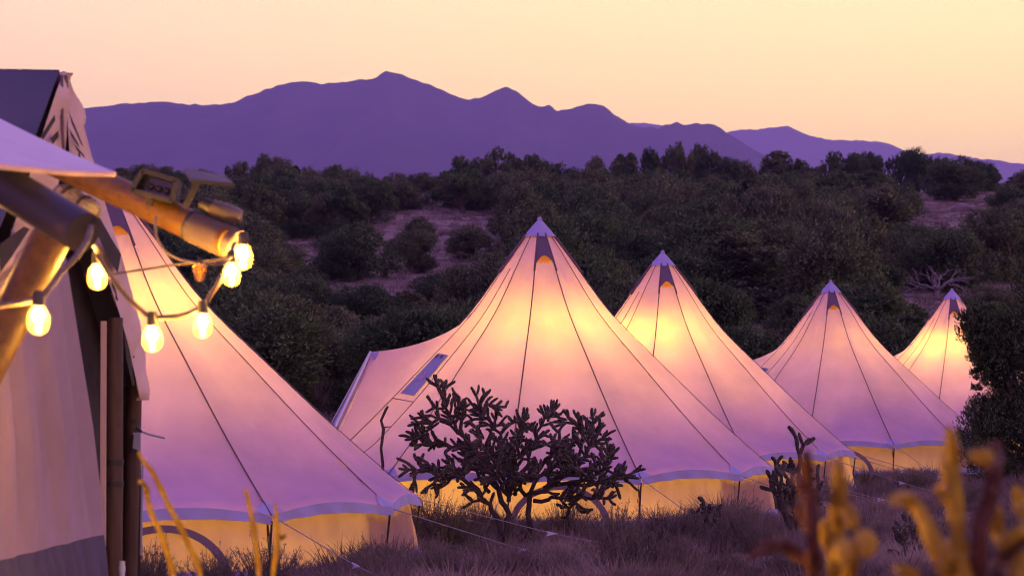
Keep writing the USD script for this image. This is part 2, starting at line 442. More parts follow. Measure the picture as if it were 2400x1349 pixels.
        obj("vent_gauze", grid(lambda U, V: panel_pt(k, 0.06 + U * 0.88, 0.115 + V * (0.03 + 0.0 * U), 0.005 + 0 * U), np.linspace(0, 1, 9), np.linspace(0, 1, 4)), M["vent_mesh"], h, smooth=True)
        for q in (k, k + 1):     # dark edging beside the netting
            sv = np.linspace(0.055, 0.175, 8)
            obj("vent_edge", tube(seam_pt(q, sv, 0.016), 0.011, 6), M["seam"], h)
    # porch
    kd = DOOR
    am = math.radians(-7) + (kd + 0.5) * STEP
    od = np.array([np.sin(am), -np.cos(am), 0])
    peak = od * 1.68 + np.array([0, 0, 1.63])
    v0 = 0.30
    root = panel_pt(kd, np.array([0.5]), np.array([v0]))[0]

    def ridge(s):
        s = np.asarray(s, float)[..., None]
        c1, c2 = root + (peak - root) * 0.3 - [0, 0, 0.14], root + (peak - root) * 0.68 - [0, 0, 0.1]
        return root * (1 - s) ** 3 + 3 * c1 * s * (1 - s) ** 2 + 3 * c2 * s * s * (1 - s) + peak * s ** 3
    for sd in (0, 1):
        def fn(U, V):
            S = seam_pt(kd + sd, v0 + (1 - v0) * V)
            Q = ridge(V)
            p0 = panel_pt(kd, np.full_like(U, 0.5), np.full_like(U, v0)) if False else Q
            q = S * (1 - U[..., None]) + p0 * U[..., None]
            return q - od * (0.05 * np.sin(np.pi * U) * V)[..., None]
        obj("porch_roof", grid(fn, np.linspace(0, 1, 11), np.linspace(0, 1, 16)), M["canvas"], t, smooth=True)
        # the small piece of the door panel beside the ridge
        foot = seam_pt(kd + sd, 1.0)
        leg = tube([peak + od * 0.01, foot + od * 0.02, foot * [1, 1, 0] + od * 0.1], 0.014, 7)
        obj("porch_pole", leg, M["steel"], t)
        ins = np.linspace(0, 1, 12)[:, None]
        edge = peak * (1 - ins) + foot * ins
        inw = (peak * [1, 1, 0] - foot * [1, 1, 0])
        inw /= np.linalg.norm(inw)
        obj("porch_trim", grid(lambda U, V: edge[V.astype(int)] + inw * (U[..., None] * 0.13) + od * 0.02, np.array([0, 1.0]), np.arange(12)), M["trim"], t, smooth=True)
    f0, f1 = seam_pt(kd, 1.0) - od * 0.03, seam_pt(kd + 1, 1.0) - od * 0.03
    obj("door_flap", grid(lambda U, V: (peak - od * 0.05)[None, None] * (1 - V[..., None]) + (f0 * (1 - U[..., None]) + f1 * U[..., None]) * V[..., None] - od * (0.03 * np.sin(U * 20) * V)[..., None],
                          np.linspace(0, 1, 15), np.linspace(0, 1, 8)), M["canvas"], t, smooth=True)
    top_l = panel_pt(kd, np.linspace(0, 1, 13), np.full(13, vs[vs <= 0.33][-1]))
    # half-moon windows in the wall under each vent, edged with dark binding
    for k in (0, 3, 6):
        am = math.radians(-10.5) + (k + 0.5) * STEP
        out = np.array([np.sin(am), -np.cos(am), 0])
        sd = np.array([np.cos(am), np.sin(am), 0])
        rr = R * math.cos(STEP / 2) * 0.985 + 0.018
        th = np.linspace(0, math.pi, 25)
        band = grid(lambda U, V: out * (rr + 0.05 * (1 - np.sin(V[..., None])) * 0.6) + sd * ((0.47 - 0.06 * U) * np.cos(V))[..., None] + np.array([0, 0, 1]) * (0.0 + (0.41 - 0.05 * U) * np.sin(V))[..., None], np.linspace(0, 1, 3), th)
        obj("window_arch", solid(band, 0.006), M["arch"], t, smooth=40)
    # stove patch: a blue grey panel with two slots, high on the panel right of the porch
    kp = 10
    pt = grid(lambda U, V: panel_pt(kp, 0.06 + U * 0.26, 0.47 + V * 0.17, 0.012 + 0 * U), np.linspace(0, 1, 5), np.linspace(0, 1, 6))
    pp = obj("stove_patch", pt, M["patch"], t, smooth=True)
    for (u0, u1, w0, w1) in ((0.1, 0.3, 0.04, 0.12), (0.5, 0.7, 0.03, 0.11)):
        obj("patch_slot", grid(lambda U, V: panel_pt(kp, 0.06 + (u0 + (u1 - u0) * U) * 0.26, 0.47 + (w0 + (w1 - w0) * V) * 0.17, 0.018 + 0 * U), np.linspace(0, 1, 2), np.linspace(0, 1, 2)), M["seam"], pp, smooth=True)
    obj("patch_label", grid(lambda U, V: panel_pt(kp, 0.06 + (0.3 + 0.3 * U) * 0.26, 0.47 + (0.45 + 0.2 * V) * 0.17, 0.018 + 0 * U), np.linspace(0, 1, 2), np.linspace(0, 1, 2)), M["canvas"], pp, smooth=True)
    for u_ in (0.38,):
        sv = np.linspace(0.16, 0.97, 26)
        obj("panel_stitch", tube(panel_pt(kp, np.full_like(sv, u_), sv, np.full_like(sv, 0.003)), 0.004, 5, caps=False), M["seam"], t)
    sv = np.linspace(0.0, 0.38, 5)
    obj("panel_stitch", tube(panel_pt(kp, sv, np.full_like(sv, 0.66), np.full_like(sv, 0.003)), 0.004, 5, caps=False), M["seam"], t)
    obj("centre_pole", tube([(0, 0, 0), (0, 0, APEX - 0.03)], 0.02, 10), M["steel"], t)
    obj("groundsheet", trimesh.creation.cylinder(radius=2.2, height=0.012, sections=36).apply_translation((0, 0, 0.09)), M["groundsheet"], t)
    return t


# (px of the tip, depth, twist in degrees, scale, label)
tents = [
    (1265, 23.1, 0, (1, 1, 1), "bell tent whole in view behind the big cactus, biggest glow at its tip"),
    (252, 17.35, 4.5, (1, 1, 0.965), "nearest bell tent, its tip hidden behind the log with the lamps"),
    (1553, 28.5, 1, (1, 1, 0.99), "bell tent whose left half is covered by the tent behind the big cactus"),
    (1947, 34.6, -1, (1, 1, 0.955), "pinker and dimmer bell tent, fourth from the log shelter"),
    (2231, 40.0, 0, (1, 1, 0.985), "farthest bell tent, its right side hidden by the dark juniper"),
]
tent0 = build_tent()
tent_at = []
for i, (px, d, tw, sc, lab) in enumerate(tents):
    p = P(px, HOR, d)
    x, y = p[0], p[1]
    rz = -math.atan2(x, y) + math.radians(tw)
    loc = (x, y, float(ground_z(x, y)) * 0 + 0.0)
    tent_at.append((x, y))
    if i == 0:
        tag(tent0, lab)
        ops = UsdGeom.Xformable(tent0).GetOrderedXformOps()
        ops[0].Set(Gf.Vec3d(*map(float, loc))), ops[1].Set(math.degrees(rz)), ops[2].Set(Gf.Vec3f(*sc))
    else:
        dup(tent0, loc, rz, sc, lab)


def build_lantern():
    t = thing("hanging_lantern", "x", "lantern", group="lanterns glowing inside the tents")
    obj("globe", trimesh.creation.icosphere(3, 0.11), M["lantern"], t, smooth=True)
    obj("lid", lathe([(0.001, 0.16), (0.05, 0.15), (0.085, 0.105), (0.02, 0.1)], 16), M["dark_metal"], t)
    obj("handle", tube([(0.06, 0, 0.12), (0.05, 0, 0.2), (0, 0, 0.24), (-0.05, 0, 0.2), (-0.06, 0, 0.12)], 0.004, 6), M["dark_metal"], t)
    return t


lan0 = None
lof = [(0.09, -0.16, 0.0), (0.15, -0.12, 0.06), (-0.14, -0.2, 0.05), (0.1, 0.12, -0.05), (-0.1, -0.15, 0.08)]
lsc = [1, 0.95, 1.04, 0.78, 1.08]
where = ["behind the big cactus", "nearest the log shelter", "half covered by its neighbour", "that is pinkest and dimmest", "beside the dark juniper"]
for i, (x, y) in enumerate(tent_at):
    loc, lab = (x + lof[i][0], y + lof[i][1], 1.62 + lof[i][2]), f"lantern hanging on the centre pole of the bell tent {where[i]}"
    if lan0 is None:
        lan0 = build_lantern()
        tag(lan0, lab)
        UsdGeom.Xformable(lan0).GetOrderedXformOps()[0].Set(Gf.Vec3d(*map(float, loc)))
    else:
        dup(lan0, loc, 0, (lsc[i],) * 3, lab)


for i, (x, y) in enumerate(tent_at):  # unseen second lantern per tent, added to brighten the low walls
    dup(lan0, (x - 0.35 + 0.1 * i, y + 0.55, 0.24), 0.4 * i, (1.15 * lsc[i],) * 3, f"unseen lantern added on the floor of the bell tent {where[i]}")

# beds whose shadows fall on the canvas
M["linen"] = diffuse_noise("bed_linen", (0.5, 0.46, 0.44), (0.62, 0.58, 0.55), 4)
M["bed_wood"] = diffuse_noise("bed_wood", (0.1, 0.06, 0.035), (0.2, 0.13, 0.08), 6)


def build_bed():
    t = thing("bed", "x", "bed", group="beds inside the tents")
    obj("mattress", trimesh.creation.box((1.06, 1.5, 0.18)).apply_translation((0, 0.85, 0.4)), M["linen"], t, smooth=False)
    obj("frame", trimesh.creation.box((1.1, 1.56, 0.08)).apply_translation((0, 0.86, 0.27)), M["bed_wood"], t, smooth=False)
    obj("headboard", trimesh.creation.box((1.1, 0.04, 0.5)).apply_translation((0, -0.03, 0.36)), M["bed_wood"], t, smooth=False)
    for a in (-0.48, 0.48):
        for b in (0.08, 1.6):
            obj("leg", trimesh.creation.box((0.06, 0.06, 0.14)).apply_translation((a, b, 0.16)), M["bed_wood"], t, smooth=False)
    return t


bed0 = None
for i, (x, y) in enumerate(tent_at):
    rz = -math.atan2(x, y) + math.radians(tents[i][2])
    a = math.radians(66 if i != 2 else 58)
    loc = (x + 1.78 * math.sin(a + rz), y - 1.78 * math.cos(a + rz), 0.0)
    lab = f"bed inside the bell tent {where[i]}"
    if bed0 is None:
        bed0 = build_bed()
        tag(bed0, lab)
        o_ = UsdGeom.Xformable(bed0).GetOrderedXformOps()
        o_[0].Set(Gf.Vec3d(*map(float, loc))), o_[1].Set(math.degrees(a + rz))
    else:
        dup(bed0, loc, a + rz, (1, 1, 1), lab)

# ---------------------------------------------------------------- vegetation
M["leaf"] = mat("juniper_foliage", {
    "oi": ("object_info", {}), "g": ("geometry", {}), "n": ("noise_texture", {"scale": 1.6, "detail": 2}),
    "r": ("rgb_ramp", {"ramp": [(0.0, (0.075, 0.115, 0.055)), (0.5, (0.115, 0.15, 0.065)), (1.0, (0.165, 0.175, 0.09))]}),
    "mr": ("map_range", {"from_min": 0.3, "from_max": 0.7, "to_min": 0.7, "to_max": 1.35}), "h": ("hsv", {}),
    "d": ("diffuse_bsdf", {}), "t": ("translucent_bsdf", {}), "m": ("mix_closure", {"fac": 0.22})},
    [("oi.random", "r.fac"), ("g.position", "n.vector"), ("n.fac", "mr.value"), ("mr.result", "h.value"), ("r.color", "h.color"), ("h.color", "d.color"), ("h.color", "t.color"),
     ("d.BSDF", "m.closure1"), ("t.BSDF", "m.closure2")], "m.closure")
M["near_leaf"] = mat("near_juniper_foliage", {
    "g": ("geometry", {}), "n": ("noise_texture", {"scale": 5.0, "detail": 2}),
    "r": ("rgb_ramp", {"ramp": [(0.3, (0.075, 0.12, 0.05)), (0.7, (0.16, 0.2, 0.085))]}),
    "d": ("diffuse_bsdf", {}), "t": ("translucent_bsdf", {}), "m": ("mix_closure", {"fac": 0.2})},
    [("g.position", "n.vector"), ("n.fac", "r.fac"), ("r.color", "d.color"), ("r.color", "t.color"), ("d.BSDF", "m.closure1"), ("t.BSDF", "m.closure2")], "m.closure")
M["bark"] = diffuse_noise("juniper_bark", (0.08, 0.06, 0.045), (0.17, 0.125, 0.1), 9, bump=0.6)
M["dead_wood"] = diffuse_noise("dead_wood", (0.15, 0.125, 0.12), (0.27, 0.23, 0.22), 7, bump=0.5)
M["grass"] = mat("dry_grass", {
    "g": ("geometry", {}), "n": ("noise_texture", {"scale": 0.9, "detail": 4}), "n2": ("noise_texture", {"scale": 7.0, "detail": 2}),
    "r": ("rgb_ramp", {"ramp": [(0.34, (0.06, 0.048, 0.042)), (0.5, (0.17, 0.13, 0.11)), (0.66, (0.42, 0.32, 0.27))]}),
    "mx": ("mix", {"fac": 0.35}),
    "d": ("diffuse_bsdf", {}), "t": ("translucent_bsdf", {}), "m": ("mix_closure", {"fac": 0.3})},
    [("g.position", "n.vector"), ("g.position", "n2.vector"), ("n.fac", "mx.color1"), ("n2.fac", "mx.color2"), ("mx.color", "r.fac"), ("r.color", "d.color"), ("r.color", "t.color"),
     ("d.BSDF", "m.closure1"), ("t.BSDF", "m.closure2")], "m.closure")
M["sage"] = diffuse_noise("sage_leaf", (0.09, 0.085, 0.06), (0.19, 0.16, 0.12), 6, rnd=0.25)
M["green_shrub"] = diffuse_noise("green_shrub_leaf", (0.07, 0.08, 0.035), (0.16, 0.15, 0.07), 6)
M["twig"] = diffuse_noise("shrub_twig", (0.12, 0.09, 0.075), (0.24, 0.19, 0.16), 12)
M["cholla"] = diffuse_noise("cholla_joint", (0.035, 0.034, 0.026), (0.085, 0.072, 0.055), 14, bump=0.5)
M["cholla_wood"] = diffuse_noise("cholla_trunk", (0.04, 0.03, 0.026), (0.09, 0.068, 0.056), 10, bump=0.8)
M["spine"] = diffuse_noise("cholla_spine", (0.3, 0.25, 0.18), (0.5, 0.42, 0.32), 10)
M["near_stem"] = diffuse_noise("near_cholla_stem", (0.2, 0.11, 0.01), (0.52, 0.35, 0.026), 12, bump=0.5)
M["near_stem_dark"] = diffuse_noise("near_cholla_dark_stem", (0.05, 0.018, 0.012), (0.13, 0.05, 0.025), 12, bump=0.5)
M["near_fruit"] = diffuse_noise("near_cholla_fruit", (0.4, 0.26, 0.03), (0.55, 0.38, 0.05), 8)


def unit(a):
    return a / (np.linalg.norm(a, axis=-1, keepdims=True) + 1e-12)


def leaves(c, d, L, w, rng):
    """Leaf-sized triangles at c, pointing along d."""
    n = len(c)
    s = unit(np.cross(d, unit(rng.normal(size=(n, 3)))))
    v = np.stack([c - s * w[:, None], c + s * w[:, None], c + d * L[:, None]], 1).reshape(-1, 3)
    return trimesh.Trimesh(v, np.arange(3 * n).reshape(-1, 3), process=False)


def crown(rng, lobes, n, size, up=0.6, fill=0.55, per=26, slim=0.3):
    """lobes: (centre, radii) ellipsoids; leaves gather in tufts near their surface."""
    vol = np.array([np.prod(r) ** 0.67 for _, r in lobes])
    cs, ds, ns = [], [], []
    mid = np.mean([c for c, _ in lobes], axis=0)
    for (c, r), m in zip(lobes, (vol / vol.sum() * n).astype(int)):
        nt = max(6, m // per)
        dirs = unit(rng.normal(size=(nt, 3)))
        rad = 1 - fill * rng.random(nt) ** 2.2
        tc = c + dirs * r * rad[:, None]
        k = rng.integers(0, nt, m)
        spread = 0.17 * np.mean(r) * np.clip(rng.normal(size=(m, 3)), -1.7, 1.7)
        cs.append(tc[k] + spread)
        ns.append(unit((cs[-1] - c) / r + 0.5 * unit(cs[-1] - mid) + [0, 0, 0.15]))
        ds.append(unit(dirs[k] + np.array([0, 0, up]) + 0.7 * rng.normal(size=(m, 3))))
    c, d = np.vstack(cs), np.vstack(ds)
    ok = c[:, 2] > 0.05
    c, d = c[ok], d[ok]
    L = size * rng.uniform(0.7, 1.5, len(c))
    m = leaves(c, d, L, L * slim, rng)
    m.metadata["soft"] = np.repeat(unit(np.vstack(ns)[ok] + 0.35 * rng.normal(size=c.shape)), 3, 0)
    return m


def limb(rng, a, b, r0, r1, wob, n=6):
    s = np.linspace(0, 1, n)[:, None]
    p = a * (1 - s) + b * s + rng.normal(size=(n, 3)) * wob * np.sin(np.pi * s)
    return tube(p, np.linspace(r0, r1, n), 6)


def tree_shape(kind, rng):
    """Unit-ish tree: about 4 m across and 3.4 m high."""
    lobes, wood = [], []
    if kind == "rounded":
        for i in range(17):
            a, q, h = rng.uniform(0, 2 * math.pi), rng.random() ** 0.45, rng.random() ** 0.85
            env = 1.45 * math.sqrt(max(0.0, 1 - (h * 1.02 - 0.25) ** 2 / 0.72))
            lobes.append((np.array([env * q * math.cos(a), env * q * math.sin(a), 0.35 + 2.25 * h]), np.array([0.68, 0.68, 0.6]) * rng.uniform(0.7, 1.2)))
    elif kind == "spreading":
        for i in range(19):
            a, q, h = rng.uniform(0, 2 * math.pi), rng.random() ** 0.45, rng.random()
            env = 1.75 * math.sqrt(max(0.0, 1 - (h - 0.2) ** 2 / 0.75))
            lobes.append((np.array([env * q * math.cos(a), env * q * math.sin(a), 0.32 + 1.75 * h]), np.array([0.66, 0.66, 0.54]) * rng.uniform(0.7, 1.2)))
    elif kind == "pointed":
        for i in range(22):
            h = 0.3 + 2.9 * rng.random() ** 1.15
            q = 1.25 * (1 - h / 3.6) ** 0.8 * rng.random() ** 0.45
            a = rng.uniform(0, 2 * math.pi)
            lobes.append((np.array([q * math.cos(a), q * math.sin(a), h]), np.array([0.46, 0.46, 0.58]) * rng.uniform(0.7, 1.1) * (1.2 - 0.15 * h)))
    else:   # airy: clumps held apart on bare limbs, the sky showing between
        for i in range(15):
            a, q = rng.uniform(0, 2 * math.pi), rng.random() ** 0.5
            lobes.append((np.array([1.4 * q * math.cos(a), 1.4 * q * math.sin(a), 0.7 + 2.4 * (1 - 0.55 * q) * rng.random() ** 0.7]), np.array([0.42, 0.42, 0.38]) * rng.uniform(0.7, 1.3)))
    base = np.array([0, 0, -0.3])
    fork = np.array([rng.normal() * 0.08, rng.normal() * 0.08, 0.55])
    wood.append(limb(rng, base, fork, 0.17, 0.13, 0.02))
    for c, r in lobes[:10]:
        wood.append(limb(rng, fork, c + rng.normal(size=3) * 0.1, 0.085, 0.025, 0.09))
    n, size = (23000, 0.088) if kind != "airy" else (12000, 0.085)
    c = crown(rng, lobes, n, size)
    lo, hi = np.percentile(c.vertices, 0.6, axis=0), np.percentile(c.vertices, 99.4, axis=0)
    k = np.array([1 / (0.5 * (hi[0] - lo[0] + hi[1] - lo[1]))] * 2 + [1 / hi[2]])      # made 1 m wide and 1 m high; the copies scale it
    w = cat_(wood)
    c.vertices *= k
    w.vertices *= k
    return c, w


def soft(prim, m):
    """Foliage normals that follow the round of the leaf clump, so that it shades as a mass of fine needles."""
    g = UsdGeom.Mesh(prim)
    g.CreateNormalsAttr(Vt.Vec3fArray.FromNumpy(m.metadata["soft"].astype(np.float32)))
    g.SetNormalsInterpolation("vertex")


def tree_thing(kind, seed, label, loc, rz, sc, name="juniper_tree", group=None):
    rng = np.random.default_rng(seed)
    c, w = tree_shape(kind, rng)
    t = thing(name, label, "tree", loc, rz, sc, group)
    obj("trunk", w, M["bark"], t, smooth=50)
    soft(obj("crown", c, M["leaf"], t, smooth=False), c)
    return t


KINDS = ["rounded", "spreading", "pointed", "airy"]
spots = []          # (x, y, height, width, kind)


def at_pix(px, py):
    """Where the ray of a pixel below the crest meets the ground."""
    ds = np.arange(15, 235, 0.25)
    q = np.stack([P(px, py, d) for d in ds])
    g = ground_z(q[:, 0], q[:, 1])
    hit = np.nonzero(q[:, 2] <= g)[0]
    i = hit[0] if len(hit) else int(np.argmin(q[:, 2] - g))
    return q[i, 0], q[i, 1]


rng = np.random.default_rng(11)
sky_trees = [(285, 400, 60, 2), (335, 393, 74, 0), (390, 398, 70, 0), (470, 405, 70, 1), (562, 384, 56, 3), (612, 371, 74, 0), (656, 377, 66, 0), (694, 396, 56, 2), (738, 402, 70, 1), (786, 395, 70, 0), (822, 404, 60, 0), (852, 416, 54, 1),
             (903, 421, 50, 2), (930, 412, 66, 1), (985, 411, 84, 0), (1016, 420, 56, 0), (1046, 408, 46, 2), (1085, 374, 66, 3), (1125, 376, 60, 3), (1165, 352, 74, 3), (1200, 366, 60, 3), (1246, 371, 70, 3), (1272, 384, 60, 1), (1306, 391, 84, 1), (1345, 402, 70, 1),
             (1404, 375, 64, 0), (1436, 384, 50, 3), (1456, 369, 46, 2), (1478, 366, 46, 2), (1511, 356, 56, 3), (1536, 364, 50, 2), (1574, 352, 64, 3), (1601, 341, 54, 3), (1628, 346, 60, 3), (1666, 351, 64, 3), (1710, 377, 80, 0), (1746, 386, 66, 0),
             (1789, 396, 26, 2), (1824, 362, 88, 2), (1856, 380, 60, 3), (1902, 396, 64, 1), (1941, 364, 60, 3), (1968, 363, 50, 3), (2000, 366, 66, 0), (2026, 362, 60, 3), (2062, 369, 64, 3), (2110, 361, 60, 3), (2152, 358, 84, 0), (2211, 374, 70, 3),
             (2252, 376, 80, 0), (2302, 386, 70, 0), (2328, 402, 44, 2), (2392, 408, 44, 1)]
for px, top, w, k in sky_trees:
    d = rng.uniform(206, 217)
    x = (px - CX) / FPX * d
    top -= 6
    h = EYE + (HOR - top) / FPX * d - float(ground_z(x, d))
    spots.append((x, d, max(h, 1.3), w / FPX * d * 1.12, KINDS[k]))
hand = [(838, 655, 205, 128, 1), (960, 640, 110, 100, 0), (1085, 500, 120, 90, 3), (700, 560, 190, 110, 0), (860, 530, 130, 110, 0), (985, 600, 80, 90, 3), (1235, 565, 150, 130, 1), (1115, 610, 130, 80, 0),
        (2240, 470, 130, 90, 0), (2390, 560, 130, 120, 1), (2080, 560, 150, 120, 0), (2200, 590, 120, 52, 1), (2360, 660, 200, 170, 0), (1790, 640, 180, 200, 0), (1950, 640, 170, 160, 1), (1640, 610, 190, 150, 1),
        (640, 930, 250, 240, 0), (790, 960, 190, 190, 0), (560, 880, 210, 220, 1), (870, 800, 170, 130, 0), (740, 770, 160, 120, 1), (1420, 760, 130, 150, 0), (1700, 770, 110, 90, 1), (2050, 800, 150, 110, 1), (1870, 790, 150, 100, 1)]
for px, py, w, h, k in hand:
    x, y = at_pix(px, py)
    spots.append((x, y, h / FPX * y, w / FPX * y * 1.1, KINDS[k]))
for q in [(770, 765, 120, 78), (830, 770, 130, 84), (900, 780, 150, 84), (965, 770, 120, 88), (1030, 745, 130, 100), (1090, 720, 140, 100), (700, 735, 140, 110), (645, 690, 140, 120), (600, 640, 150, 120), (540, 600, 150, 120),
          (560, 720, 160, 130), (620, 780, 170, 130), (660, 840, 180, 140), (760, 860, 190, 140), (850, 880, 180, 130), (1000, 830, 150, 110), (950, 850, 170, 120), (540, 800, 160, 140), (690, 900, 190, 160), (900, 940, 170, 150), (1180, 500, 120, 90), (770, 490, 120, 84), (930, 495, 110, 70),
          (640, 500, 120, 90), (560, 510, 130, 90), (1600, 800, 150, 120), (1680, 850, 160, 120), (1660, 700, 150, 120), (1880, 740, 160, 130), (1990, 720, 150, 120), (2130, 860, 160, 110), (2030, 720, 140, 110), (2320, 765, 120, 74), (2310, 780, 160, 110)]:
    hand.append((*q, int(rng.choice([0, 0, 1, 1, 2]))))
for px, py, w, h, k in hand[25:]:
    x, y = at_pix(px, py)
    spots.append((x, y, h / FPX * y, w / FPX * y * 1.1, KINDS[k]))


def behind_tent(px, pt, d):
    """Whether the top of a tree at depth d is hidden by one of the bell tents or the shelter."""
    if px < 215 or px > 2440:
        return True
    for (tx, td, *_), (ax, ay) in zip(tents, tent_at):
        s_ = FPX / td
        top = HOR - 1.55 * s_
        if d > td and pt > top + 30 and abs(px - tx) < (pt - top) / (1.15 * 2.5 * s_) * 2.35 * s_:
            return True
    return False


clear = [(890, 498, 1165, 556), (748, 632, 1010, 690), (680, 552, 742, 618), (2160, 452, 2328, 530), (742, 918, 785, 945), (1745, 738, 1815, 768), (2285, 690, 2340, 715)]
tries = 0
while len(spots) < 298 and tries < 40000:
    tries += 1
    y = 52 + 158 * rng.random() ** 0.85
    x = rng.uniform(-1, 1) * (0.228 * y + 2)
    if min((x - s[0]) ** 2 + ((y - s[1]) * 0.8) ** 2 for s in spots) < (2.7 if y > 75 else 2.0) ** 2:
        continue
    h, w = rng.uniform(2.5, 4.1), rng.uniform(3.0, 5.2)
    if y < 75:
        h, w = rng.uniform(2.0, 3.0), rng.uniform(2.4, 3.8)
    if y > 195:
        h = min(h, 2.8)
    gz = float(ground_z(x, y))
    px, pb, pt, hw = CX + x / y * FPX, HOR - (gz - EYE) / y * FPX, HOR - (gz + h - EYE) / y * FPX, 0.5 * w / y * FPX
    if any(px + hw * 0.85 > a and px - hw * 0.85 < c and pb > b + 6 and pt < e - 6 for a, b, c, e in clear):
        continue
    if behind_tent(px, pt, y) or pt < 400:
        continue
    if abs(px - 2200) < 105 + hw * 0.6 and pb > 696 and pt < 692:
        continue
    spots.append((x, y, h, w, KINDS[int(rng.choice([0, 0, 1, 1, 2, 3], 1)[0])]))

bands = [(204, "on the ridge line"), (165, "high on the slope"), (118, "halfway up the slope"), (82, "low on the slope"), (0, "at the slope's foot")]
columns = [(470, "above the lamp log"), (760, "above the nearest tent"), (1010, "left of the tallest tip"), (1400, "above the cactus tent's tip"), (1740, "above the second tent tip"), (2090, "above the third tent tip"), (2310, "above the farthest tip"), (9999, "above the dark juniper")]
ordinal = ["leftmost", "second from left", "third from left", "fourth from left", "fifth from left", "sixth from left", "seventh from left", "eighth from left", "ninth from left", "tenth from left", "eleventh from left", "twelfth from left",
           "thirteenth from left", "fourteenth from left", "fifteenth from left", "sixteenth from left"]
zones = {}
for i, (x, y, h, w, k) in enumerate(spots):
    px = CX + x / y * FPX
    zones.setdefault((k, next(b for a, b in bands if y >= a), next(b for a, b in columns if px < a)), []).append((px, i))
labels = {}
for (k, b, c), found in zones.items():
    for n, (px, i) in enumerate(sorted(found)):
        labels[i] = f"{k} dark juniper {b} {c}" + (f", {ordinal[min(n, 15)]}" if len(found) > 1 else "")
protos = {}
for i, (x, y, h, w, k) in enumerate(spots):
    v = int(rng.integers(0, 3 if k != "pointed" else 2))
    sc = (w, w, h)
    loc, rz = (x, y, float(ground_z(x, y)) - 0.05), rng.uniform(0, 2 * math.pi)
    if (k, v) not in protos:
        protos[(k, v)] = tree_thing(k, 100 + 7 * KINDS.index(k) + v, labels[i], loc, rz, sc, group="junipers and pinyons on the hillside")
    else:
        dup(protos[(k, v)], loc, rz, sc, labels[i])


# dead trees
def dead_tree(label, loc, size, seed, spread):
    rng = np.random.default_rng(seed)
    t = thing("dead_tree", label, "dead tree", loc)

    def grow(a, d, L, r, lev):
        b = a + d * L
        out = [limb(rng, a, b, r, r * 0.6, 0.05 * L)]
        if lev > 0:
            for _ in range(rng.integers(2, 4)):
                nd = unit(d + rng.normal(size=3) * spread)
                out += grow(a + (b - a) * rng.uniform(0.5, 1), nd, L * rng.uniform(0.5, 0.85), r * 0.55, lev - 1)
        return out
    obj("trunk", limb(rng, np.array([0, 0, -0.2]), np.array([0, 0, 0.35 * size]), 0.09 * size, 0.07 * size, 0.02), M["dead_wood"], t, smooth=50)
    for i in range(7):
        a = 2 * math.pi * i / 7 + rng.uniform(-0.3, 0.3)
        d = unit(np.array([math.cos(a), math.sin(a), rng.uniform(0.15, 1.0)]))
        obj("branch", cat_(grow(np.array([0, 0, 0.3 * size]), d, 0.75 * size, 0.045 * size, 3)), M["dead_wood"], t, smooth=50)
    return t


x, y = at_pix(2195, 700)
dead_tree("bare grey dead tree with sprawling limbs on the slope above the farthest tent", (x, y, ground_z(x, y)), 1.25, 4, 0.45)
x, y = (2376 - CX) / FPX * 212, 212.0
dead_tree("small leafless snag standing on the ridge at the far right", (x, y, ground_z(x, y)), 1.25, 6, 0.4)
rng = np.random.default_rng(3)
x, y = at_pix(2255, 492)
rk = trimesh.creation.icosphere(3, 0.5)
rk.vertices *= 1 + 0.5 * (meshkit.fbm(rk.vertices * 2.5, 3, 2)[:, None] - 0.5)
rk.vertices *= [1.3, 1, 0.8]
tag(obj("boulder", rk.apply_translation((x, y, float(ground_z(x, y)) + 0.1)), M["dead_wood"], smooth=40), "pale boulder lying in the clearing high on the slope", "boulder")

# the near dark juniper at the right
NJ = np.array([*P(2400, HOR, 28.5)[:2], 0.0])
rng = np.random.default_rng(21)
lob = [(np.array([0.25, 0, 1.5]), np.array([0.55, 0.6, 0.9])), (np.array([0.2, 0.1, 2.5]), np.array([0.3, 0.36, 0.42])), (np.array([0.1, 0.0, 0.65]), np.array([0.75, 0.7, 0.55])),
       (np.array([-0.5, -0.1, 0.55]), np.array([0.36, 0.4, 0.4])), (np.array([-0.4, 0, 1.5]), np.array([0.2, 0.3, 0.2])), (np.array([-0.25, 0, 1.8]), np.array([0.26, 0.3, 0.26])), (np.array([-0.45, 0.1, 2.0]), np.array([0.16, 0.2, 0.16])),
       (np.array([0.75, 0, 1.1]), np.array([0.7, 0.7, 1.0])), (np.array([0.55, 0, 2.2]), np.array([0.4, 0.4, 0.7])), (np.array([-0.5, 0, 0.95]), np.array([0.2, 0.25, 0.2])), (np.array([0.1, -0.2, 2.0]), np.array([0.35, 0.3, 0.4]))]
t = thing("juniper_tree", "dense dark juniper at the right edge, in front of the farthest tent", "tree", NJ)
wood = [limb(rng, np.array([0.2, 0, -0.1]), np.array([0.25, 0, 0.5]), 0.12, 0.1, 0.02)]
for c, r in lob:
    wood.append(limb(rng, np.array([0.25, 0, 0.45]), c, 0.06, 0.015, 0.06))
obj("trunk", cat_(wood), M["bark"], t, smooth=50)
for _ in range(46):
    c, r_ = lob[int(rng.integers(0, 9))]
    q = unit(rng.normal(size=3)) * rng.uniform(0.8, 1.12)
    if (c + q * r_)[2] > 0.2:
        lob.append((c + q * r_, np.array([0.13, 0.13, 0.2]) * rng.uniform(0.7, 1.5)))
c = crown(rng, lob, 150000, 0.036, 1.2, 0.6, 70, 0.2)
soft(obj("crown", c, M["near_leaf"], t, smooth=False), c)

